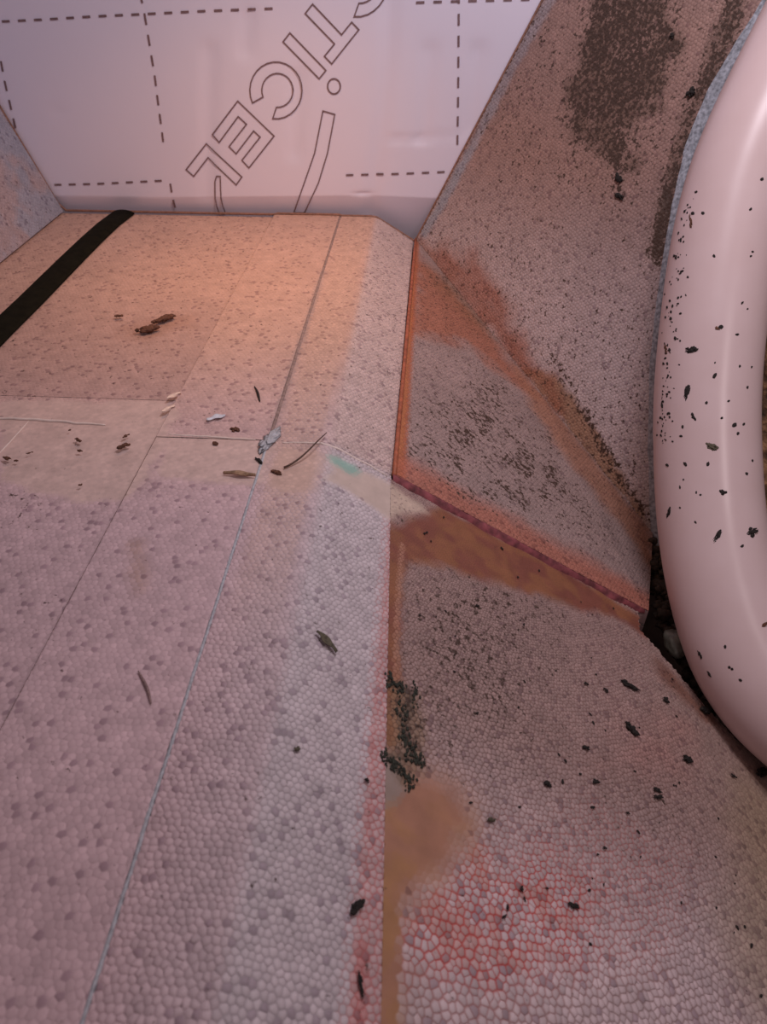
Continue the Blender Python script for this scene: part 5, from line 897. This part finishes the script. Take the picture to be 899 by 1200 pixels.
# left block with a steep face rising from the floor
SA = math.atan2(.157, .059)
ls = np.array([-math.cos(SA), 0, math.sin(SA)])
ln = np.array([math.sin(SA), 0, math.cos(SA)])
base3 = np.array([-.6415, 0, .0])
o3 = base3 + np.array([.0255, 0, 0])


def side3d(P):
    return o3 + P[:, :1] * ls + P[:, 1:] * np.array([0, 1., 0]), np.tile(ln, (len(P), 1))


vv, ff = prism([o3 + ls * h - ln * .0012 + np.array([0, y, 0]) for h, y in ((0, -.06), (0, YB), (.40, YB), (.40, -.06))], (-.05, 0, 0))
lb = mesh_obj('foam_side_block', vv, ff, M_BODY)
tag(lb, 'bluish mottled foam block rising at the far left behind the black rubber strip', 'foam block')
P = hex_points(-.02, .42, -.08, 1.3, .0056)
bead_skin('bead_surface', lb, P, halfplanes([(0, -.06), (.40, -.06), (.40, YB), (0, YB)]), side3d, paint_side, .0005, .0056)

# brown line drawn for the cut foam edge and gap shade at the foil board
gl = [(-.76, .385), (-.675, .1575), (-.623, .012), (-.612, .0008), (-.40, .0006), (-.256, .0006), (-.250, .0022), (-.1475, .0022), (-.142, .0006), (-.094, .0006), (-.0845, -.001), (-.0215, -.0385), (-.016, -.033), (.148, .2965), (.235, .472)]
gp_ = []
for (x0_, z0_), (x1_, z1_) in zip(gl[:-1], gl[1:]):
    kk = max(1, int(math.hypot(x1_ - x0_, z1_ - z0_) / .01))
    gp_ += [(x0_ + (x1_ - x0_) * i / kk, 1.2655, z0_ + (z1_ - z0_) * i / kk) for i in range(kk)]
vv, ff = tube(gp_, .0019, 6)
tag(mesh_obj('edge_shade_line', vv, ff, simple('brown_edge_shade', (.26, .13, .09), .6, 200, .5, .3), None, True), 'thin brown line drawn for the cut foam edge and gap shade at the foil faced board', 'glue')

# ------------------------------------------------------------------ sealant line, groove, ridges
def wavy(x0, x1, y0, y1, z, n, amp, seed):
    ys = np.linspace(y0, y1, n)
    xs_ = np.linspace(x0, x1, n) + (vnoise(np.column_stack([ys, ys * 0 + seed]), 40, seed) - .5) * amp
    return np.column_stack([xs_, ys, np.full(n, z)])


pth = wavy(-.1457, -.1457, -.06, .585, -.0010, 120, .0016, 3)
vv, ff = tube(pth, .0017, 8)
tag(mesh_obj('sealant_line', vv, ff, M_SEAL, None, True), 'thin blue grey sealant line between the two front floor boards', 'sealant')
pth = wavy(-.1450, -.1450, .60, YB - .002, -.0008, 100, .0012, 5)
vv, ff = tube(pth, .0022, 8, taper=lambda t: 1.0)
tag(mesh_obj('groove_filler', vv, ff, M_GROOVE, None, True), 'dusty brown grey filler painted with the shade of the groove of the rear floor boards', 'filler')


def lump(center, rx, ry, rz, seed, sub=3, amp=.5, fr=5.):
    """irregular lump: sphere pushed in and out by noise"""
    import bmesh
    bm = bmesh.new()
    bmesh.ops.create_icosphere(bm, subdivisions=sub, radius=1)
    vs = np.array([v.co[:] for v in bm.verts])
    fs = [[v.index for v in f_.verts] for f_ in bm.faces]
    bm.free()
    k = vnoise(vs[:, :2] + vs[:, 2:] * .7 + seed, fr / 2, seed, 3) - .5
    vs = vs * (1 + amp * 2 * k)[:, None]
    return vs * np.array([rx, ry, rz]), fs


pth = wavy(-.25675, -.25675, -.06, YB - .002, -.0032, 140, .0004, 7)
vv, ff = tube(pth, .0013, 6)
tag(mesh_obj('joint_filler', vv, ff, simple('brown_joint_dirt', (.20, .12, .095), .9, 300, .6, .5), None, True), 'thin brown dirty line in the long joint of the left floor boards', 'filler')
cen = np.array([-.144, .590, .002])
vs, fs = lump(cen, .006, .017, .0022, 5, 4, .95, 9.)
rot = np.array([[.95, .25, 0], [-.25, .95, 0], [0, 0, 1]])
tag(mesh_obj('sealant_lump', vs @ rot.T + cen, fs, M_SEAL, None, True), 'rough blue grey sealant lump where the four floor boards meet', 'sealant')


def ridge(label, pts, r, seed):
    pts = np.array(pts)
    q = []
    for i in range(len(pts) - 1):
        for t_ in np.linspace(0, 1, 14, endpoint=False):
            q.append(pts[i] * (1 - t_) + pts[i + 1] * t_)
    q = np.array(q + [pts[-1]])
    q[:, 1] += (vnoise(q[:, :2], 60, seed) - .5) * .004
    vv, ff = tube(q, r, 6, taper=lambda t: .35 + .65 * math.sin(math.pi * min(max(t, .02), .98)) ** .5)
    tag(mesh_obj('glue_ridge', vv, ff, M_RIDGE, None, True), label, 'glue')


def zf(x):
    return float(np.interp(x, PX, PZ))


ridge('whitish glue ridge crossing the wide filler band at the left', [(-.47, .622, -.0030), (-.38, .620, -.0030), (-.315, .615, -.0030)], .0016, 1)
ridge('thin pale glue ridge across the centre floor board', [(-.245, .597, .0005), (-.20, .594, .0008), (-.158, .592, .0008)], .0010, 2)
ridge('pale glue ridge running from the sealant lump down to the crimson joint', [(-.132, .590, .0004), (-.094, .589, .0008), (-.078, .588, zf(-.078) + .0008), (-.030, .586, zf(-.030) + .0012)], .0012, 3)
cr = np.array([(-.395, .62, -.0032), (-.397, .58, -.0032), (-.40, .545, -.0032)])
ridge('faint short glue ridge running forward at the far left of the filler band', cr, .0007, 4)

# ------------------------------------------------------------------ black rubber strip on the floor
hp_ = [(-.5150, -.05, 0), (-.5145, .45, 0), (-.5140, .7, 0), (-.5160, .8, 0), (-.5160, .9, 0), (-.5185, 1.05, 0), (-.519, 1.13, 0), (-.518, 1.20, 0), (-.512, YB - .001, 0)]
vv, ff = tube(hp_, .0195, 24)
vv = [(p[0], min(p[1], YB - .0005), -.0012 + max(p[2], 0) * .32) for p in vv]
tag(mesh_obj('rubber_strip', vv, ff, M_HOSE, None, True), 'long black rubber strip lying on the rear floor at the left', 'rubber strip')

# ------------------------------------------------------------------ foil faced board at the back
mf, nt, bs = nodes_of('aluminium_foil_facing')
no, tc = noise_bump(nt, bs, 9, .25, .004, 2)
bs.inputs['Base Color'].default_value = (.84, .81, .95, 1)
bs.inputs['Metallic'].default_value = .2
bs.inputs['Roughness'].default_value = .42
FY = 1.2680
gx = np.linspace(-.95, .62, 158)
gz = np.r_[-.10, np.linspace(-.06, .02, 9), np.linspace(.024, .040, 12), np.linspace(.045, .62, 80)]
GX, GZ = np.meshgrid(gx, gz)
G = np.column_stack([GX.ravel(), GZ.ravel()])
dep = (vnoise(G, 6, 101) - .5) * .0012
for cr_ in DATA['creases']:
    d_ = seg_dist(G, cr_)
    dep += .0030 * np.exp(-(d_ / .010) ** 2)
foldz = .030 + .05 * 0
fz = np.interp(G[:, 0], [-.45, -.10, .03, .2], [.024, .033, .030, .047])
under = np.clip(fz - G[:, 1], 0, 1)
dep += under * .38 * (G[:, 1] > -.2)                    # lowest strip bends back
for dn in DATA['dents']:
    d_ = (np.abs(G[:, 0] - dn[0]) / .010) ** 2 + (np.abs(G[:, 1] - dn[1]) / .0035) ** 2
    dep += .0035 * np.exp(-d_)
nxg = len(gx)


def foil_y(x, z):
    return FY


vv = [(p[0], FY + .0012 + d_, p[1]) for p, d_ in zip(G, dep)]
ff = [[j * nxg + i, j * nxg + i + 1, (j + 1) * nxg + i + 1, (j + 1) * nxg + i] for j in range(len(gz) - 1) for i in range(nxg - 1)]
# closing back
nb = len(vv)
vv += [(-.95, FY + .06, -.10), (.62, FY + .06, -.10), (.62, FY + .06, .62), (-.95, FY + .06, .62)]
n_r = len(gz)
ff += [[nb + 3, nb + 2, nb + 1, nb]]
ff += [[nb] + [nb + 1] + [i for i in range(nxg - 1, -1, -1)]]
ff += [[nb + 2, nb + 3] + [(n_r - 1) * nxg + i for i in range(nxg)]]
foil = mesh_obj('insulation_board', vv, ff, mf, None, True)
tag(foil, 'upright silver foil faced insulation board printed with outlined letters, at the back', 'insulation board')


def foil_depth(P):
    P = np.atleast_2d(np.array(P, float))
    ix = np.clip(np.searchsorted(gx, P[:, 0]) - 1, 0, len(gx) - 2)
    iz = np.clip(np.searchsorted(gz, P[:, 1]) - 1, 0, len(gz) - 2)
    D_ = dep.reshape(len(gz), len(gx))
    return np.minimum(np.minimum(D_[iz, ix], D_[iz + 1, ix]), np.minimum(D_[iz, ix + 1], D_[iz + 1, ix + 1]))


def ribbon(pts, w, closed):
    """flat inked stroke following the foil"""
    pts = np.array(pts, float)
    q = []
    m = len(pts)
    for i in range(m if closed else m - 1):
        a_, b_ = pts[i], pts[(i + 1) % m]
        k = max(1, int(np.linalg.norm(b_ - a_) / .012))
        for t_ in range(k):
            q.append(a_ + (b_ - a_) * t_ / k)
    if not closed:
        q.append(pts[-1])
    q = np.array(q)
    m = len(q)
    V, F_ = [], []
    for i in range(m):
        pa = q[(i - 1) % m] if (closed or i > 0) else q[i]
        pb = q[(i + 1) % m] if (closed or i < m - 1) else q[i]
        t1 = q[i] - pa
        t2 = pb - q[i]
        l1, l2 = np.linalg.norm(t1), np.linalg.norm(t2)
        t1 = t1 / l1 if l1 > 0 else t2 / l2
        t2 = t2 / l2 if l2 > 0 else t1
        n1 = np.array([-t1[1], t1[0]])
        n2 = np.array([-t2[1], t2[0]])
        mm = n1 + n2
        mm /= max(np.linalg.norm(mm), 1e-9)
        k = min(1 / max(mm @ n1, .35), 2.2)
        for s_ in (1, -1):
            p = q[i] + mm * s_ * w / 2 * k
            V.append(p)
    y = FY + .0012 + foil_depth(np.array(V)) - .0013
    V3 = [(p[0], yy, p[1]) for p, yy in zip(V, y)]
    for i in range(m if closed else m - 1):
        j = (i + 1) % m
        F_.append([2 * i, 2 * i + 1, 2 * j + 1, 2 * j])
    return V3, F_


for lt_ in DATA['letters']:
    V3, F_ = ribbon(lt_, .0020, True)
    mesh_obj('printed_letter', V3, F_, M_INK, foil)
V3, F_ = ribbon(DATA['dot'], .0022, True)
mesh_obj('printed_ring', V3, F_, M_INK, foil)
for bb in DATA['bars']:
    V3, F_ = ribbon(bb, .0020, True)
    mesh_obj('printed_bar', V3, F_, M_INK, foil)
for ds in DATA['dashes']:
    pts = np.array(ds)
    sl = np.r_[0, np.cumsum(np.linalg.norm(np.diff(pts, axis=0), axis=1))]
    V_, F_ = [], []
    vert_ = abs(pts[-1][1] - pts[0][1]) > abs(pts[-1][0] - pts[0][0])
    step = .0245 if not vert_ else .0262
    dashl = .0118 if not vert_ else .014
    s_ = .002
    while s_ < sl[-1] - dashl:
        a_ = [np.interp(s_, sl, pts[:, 0]), np.interp(s_, sl, pts[:, 1])]
        b_ = [np.interp(s_ + dashl, sl, pts[:, 0]), np.interp(s_ + dashl, sl, pts[:, 1])]
        v3, f3 = ribbon([a_, b_], .0030, False)
        k = len(V_)
        V_ += v3
        F_ += [[i + k for i in f_] for f_ in f3]
        s_ += step
    mesh_obj('printed_dashes', V_, F_, M_INK, foil)

# ------------------------------------------------------------------ white pipe
pp = np.array(DATA['pipe'])
qq = np.vstack([2 * pp[0] - pp[1], pp, 2 * pp[-1] - pp[-2]])
pc = []
for i in range(1, len(qq) - 2):
    for t_ in np.linspace(0, 1, 6, endpoint=False):
        p0, p1, p2, p3 = qq[i - 1:i + 3]
        pc.append(.5 * ((2 * p1) + (-p0 + p2) * t_ + (2 * p0 - 5 * p1 + 4 * p2 - p3) * t_ * t_ + (-p0 + 3 * p1 - 3 * p2 + p3) * t_ ** 3))
pc.append(pp[-1])
vv, ff = tube(pc, .055, 48)
pipe = mesh_obj('bent_pipe', vv, ff, M_PIPE, None, True)
tag(pipe, 'thick white plastic pipe bending down the right side, spattered with dirt', 'pipe')

# ------------------------------------------------------------------ brown bed behind the pipe
M_BED, nt, bs = nodes_of('brown_soil')
no, tc = noise_bump(nt, bs, 60, .9, .01, 6)
rp = N(nt, 'ShaderNodeValToRGB')
rp.color_ramp.elements[0].position = .36
rp.color_ramp.elements[0].color = (.012, .008, .006, 1)
rp.color_ramp.elements[1].position = .66
rp.color_ramp.elements[1].color = (.36, .20, .10, 1)
e_ = rp.color_ramp.elements.new(.5)
e_.color = (.12, .06, .03, 1)
nt.links.new(no.outputs[0], rp.inputs[0])
nt.links.new(rp.outputs[0], bs.inputs['Base Color'])
bs.inputs['Roughness'].default_value = .85
g1 = np.linspace(.12, .95, 70)
g2 = np.linspace(-.32, .62, 80)
GX, GZ = np.meshgrid(g1, g2)
G = np.column_stack([GX.ravel(), GZ.ravel()])
hh = .075 + (vnoise(G, 22, 111, 4) - .5) * .035
pos = UPA + G[:, :1] * UPE1 + G[:, 1:] * UPE2 - UPN * hh[:, None]
n1 = len(g1)
ff = [[j * n1 + i, j * n1 + i + 1, (j + 1) * n1 + i + 1, (j + 1) * n1 + i] for j in range(len(g2) - 1) for i in range(n1 - 1)]
bed = mesh_obj('soil_bank', pos, ff, M_BED, None, True)
tag(bed, 'dark brown crumbly soil bank behind the white pipe', 'soil', kind='stuff')

# ground under everything
vv, ff = prism([(-1.3, -.4, -.34), (1.2, -.4, -.34), (1.2, 1.45, -.34), (-1.3, 1.45, -.34)], (0, 0, -.03))
ground = mesh_obj('floor', vv, ff, simple('dark_ground', (.05, .035, .028), .9, 40, .6, .4))
tag(ground, kind='structure')


# ------------------------------------------------------------------ crumbs, flakes, flecks, twig
def frame_of(p, q, n_):
    p, q, n_ = np.array(p), np.array(q), np.array(n_, float)
    t_ = q - p
    t_ = t_ - n_ * (t_ @ n_)
    L_ = np.linalg.norm(t_)
    t_ = t_ / L_ if L_ > 1e-6 else np.cross(n_, [0, 1, 0])
    return (p + q) / 2, t_, np.cross(n_, t_), n_, np.linalg.norm(q - p)


for si, (name, cat, label, p, q, n_, w, mat, grp) in enumerate(DATA['items']):
    c_, tx, ty, tz, L_ = frame_of(p, q, n_)
    p, q, nn_ = np.array(p), np.array(q), np.array(n_)
    if name == 'twig':
        pts = []
        for t_ in np.linspace(0, 1, 16):
            b_ = p * (1 - t_) + q * t_
            pts.append(b_ + ty * (-.0075 * math.sin(math.pi * t_)) + nn_ * (.001 + .008 * math.sin(math.pi * t_ * .8) ** 2))
        vv, ff = tube(pts, w * .48, 7, taper=lambda t: 1.1 - .6 * t)
        o = mesh_obj(name, vv, ff, M[mat], None, True)
    elif name in ('wood_splinter',):
        pts = [p * (1 - t_) + q * t_ + ty * (.0015 * math.sin(3 * t_ + si)) + nn_ * (w * .35) for t_ in np.linspace(0, 1, 10)]
        vv, ff = tube(pts, w * .5, 6, taper=lambda t: .35 + .65 * math.sin(math.pi * min(max(t, .05), .95)))
        o = mesh_obj(name, vv, ff, M[mat], None, True)
    elif name in ('bark_flake', 'dried_leaf', 'foam_flake', 'paint_flake'):
        # curled thin sheet with thickness
        V_, F_ = [], []
        nu, nv_ = 13, 6
        cur = .55 if name == 'bark_flake' else .22
        for layer in (0, 1):
            for i in range(nu):
                u = i / (nu - 1)
                hw = w / 2 * (math.sin(math.pi * (.06 + .88 * u)) ** .6) * (1 + .35 * math.sin(9 * u + si))
                for j in range(nv_):
                    v_ = j / (nv_ - 1) * 2 - 1
                    z_ = .0006 + w * cur * v_ * v_ + .15 * w * math.sin(5 * u + si) ** 2 - layer * .0005
                    V_.append(c_ + tx * (u - .5) * L_ + ty * (v_ * hw + .12 * w * math.sin(4 * u)) + tz * z_)
        for i in range(nu - 1):
            for j in range(nv_ - 1):
                a_ = i * nv_ + j
                F_.append([a_, a_ + 1, a_ + nv_ + 1, a_ + nv_])
                b_ = nu * nv_
                F_.append([b_ + a_, b_ + a_ + nv_, b_ + a_ + nv_ + 1, b_ + a_ + 1])
        ring = [j for j in range(nv_)] + [i * nv_ + nv_ - 1 for i in range(1, nu)] + [(nu - 1) * nv_ + j for j in range(nv_ - 2, -1, -1)] + [i * nv_ for i in range(nu - 2, 0, -1)]
        for k in range(len(ring)):
            a_, b_ = ring[k], ring[(k + 1) % len(ring)]
            F_.append([a_, a_ + nu * nv_, b_ + nu * nv_, b_])
        o = mesh_obj(name, V_, F_, M[mat], None, True)
    else:
        thin = .28 if name == 'dirt_fleck' else .55
        big = L_ > .009 or w > .009
        vs, fs = lump(None, max(L_ / 2, w * .4), w / 2, max(w * thin / 2, .0006), si + 1, 3 if big else 2, .9 if name == 'dirt_fleck' or 'ranched' in label else .65, 7.)
        off = 0 if name == 'dirt_fleck' else w * .08
        bits, fb = [], []
        hl, hw = max(L_ / 2, w * .4), w / 2
        nb_ = 3 if not big else 9
        for bi in range(nb_ + 1):
            if bi == 0:
                q3, s3 = vs * np.array([.62, .62, 1]), fs
            else:
                rr_b = rng.uniform(.16, .42)
                q3, s3 = lump(None, hl * rr_b, hw * rr_b * rng.uniform(.8, 1.6), max(w * thin / 3, .0005), si * 5 + bi, 2, .8, 7.)
                a_b = rng.uniform(0, 6.28)
                rad_b = rng.uniform(.45, .95)
                q3 = q3 + np.array([math.cos(a_b) * hl * rad_b, math.sin(a_b) * hw * rad_b, 0])
            kk = len(bits)
            bits += list(q3)
            fb += [[a_ + kk for a_ in f_] for f_ in s3]
        vs, fs = np.array(bits), fb
        V_ = c_ + vs[:, :1] * tx + vs[:, 1:2] * ty + vs[:, 2:] * tz + tz * off
        o = mesh_obj(name, V_, fs, M[mat], None, True)
    tag(o, label, cat, grp or None)

# tiny specks nobody would count
V_, F_ = [], []
for i, (p, n_, r_) in enumerate(DATA['pipe_specks']):
    vs, fs = lump(None, r_ * random.uniform(.8, 1.5), r_ * random.uniform(.6, 1), r_ * .35, i + 3, 1, .5)
    c_, tx, ty, tz, L_ = frame_of(p, np.array(p) + np.array([.0003, .0006, -.0004 + .0001 * (i % 7)]) * 3, n_)
    c_ = np.array(p)
    k = len(V_)
    V_ += list(c_ + vs[:, :1] * tx + vs[:, 1:2] * ty + vs[:, 2:] * tz)
    F_ += [[a_ + k for a_ in f_] for f_ in fs]
sp = mesh_obj('dirt_specks', V_, F_, M['dark'], pipe)
sp['kind'] = 'stuff'
V_, F_ = [], []
for i in range(75):
    x = rng.uniform(.0, .30)
    y = rng.uniform(.20, .57)
    r_ = rng.uniform(.0005, .0012)
    edge_x = np.interp(y, [.44, .486, .52, .55], [.36, .309, .29, .27])
    if x > edge_x:
        continue
    vs, fs = lump(None, r_ * random.uniform(1, 2.4), r_, r_ * .6, i + 3, 1, .6)
    a_ = rng.uniform(0, 6.28)
    R_ = np.array([[math.cos(a_), -math.sin(a_), 0], [math.sin(a_), math.cos(a_), 0], [0, 0, 1]])
    vs = vs @ R_.T
    c_ = on_slope(x, y, .0012)
    e1_ = np.array([CO, 0, -SI])
    k = len(V_)
    V_ += list(c_ + vs[:, :1] * e1_ + vs[:, 1:2] * np.array([0, 1, 0]) + vs[:, 2:] * NS)
    F_ += [[q_ + k for q_ in f_] for f_ in fs]
sp = mesh_obj('dirt_specks', V_, F_, M['dark'], slab)
sp['kind'] = 'stuff'

# moss like growth beside the seam, on the front slab
V_, F_ = [], []
M_MOSS = simple('black_green_mould', (.030, .034, .024), .9, 300, .8, .6)
for i, (x, y) in enumerate(DATA['moss_pts']):
    for k_ in range(22):
        r_ = rng.uniform(.0005, .0014)
        vs, fs = lump(None, r_, r_ * 1.5, r_ * .35, i * 7 + k_, 1, .6)
        c_ = on_slope(x + rng.normal(0, .0022), y + rng.normal(0, .0042), .0006)
        k = len(V_)
        V_ += list(c_ + vs[:, :1] * np.array([CO, 0, -SI]) + vs[:, 1:2] * np.array([0, 1, 0]) + vs[:, 2:] * NS)
        F_ += [[q_ + k for q_ in f_] for f_ in fs]
o = mesh_obj('mould_growth', V_, F_, M_MOSS, None, True)
tag(o, 'dark greenish mould growth beside the seam on the front slab', 'mould', kind='stuff')

# cavity between block, slab and pipe: crumbs and a greenish lump
V_, F_ = [], []
cav = [(.300, .730, -.235), (.292, .680, -.226), (.285, .64, -.222), (.285, .60, -.222), (.290, .565, -.232), (.297, .540, -.238), (.308, .51, -.243), (.318, .488, -.247)]
for i in range(130):
    t_ = rng.uniform(0, len(cav) - 1.001)
    k0 = int(t_)
    c_ = np.array(cav[k0]) * (1 - t_ + k0) + np.array(cav[k0 + 1]) * (t_ - k0) + rng.normal(0, .005, 3) + np.array([.006, 0, -.008])
    r_ = rng.uniform(.003, .008)
    vs, fs = lump(None, r_, r_, r_ * .8, i, 2, .7)
    k = len(V_)
    V_ += list(c_ + vs)
    F_ += [[q_ + k for q_ in f_] for f_ in fs]
o = mesh_obj('cavity_dirt', V_, F_, simple('damp_brown_dirt', (.035, .022, .014), .85, 200, .9, .7), None, True)
tag(o, 'damp dark dirt filling the cavity between the corner block and the pipe', 'dirt', kind='stuff')
vs, fs = lump(None, .013, .019, .012, 77, 3, .3, 3)
o = mesh_obj('stone', vs + np.array([.289, .556, -.224]), fs, simple('greenish_stone', (.13, .135, .11), .45, 150, .5, .4), None, True)
tag(o, 'smooth greenish grey stone in the dark cavity beside the pipe', 'stone')
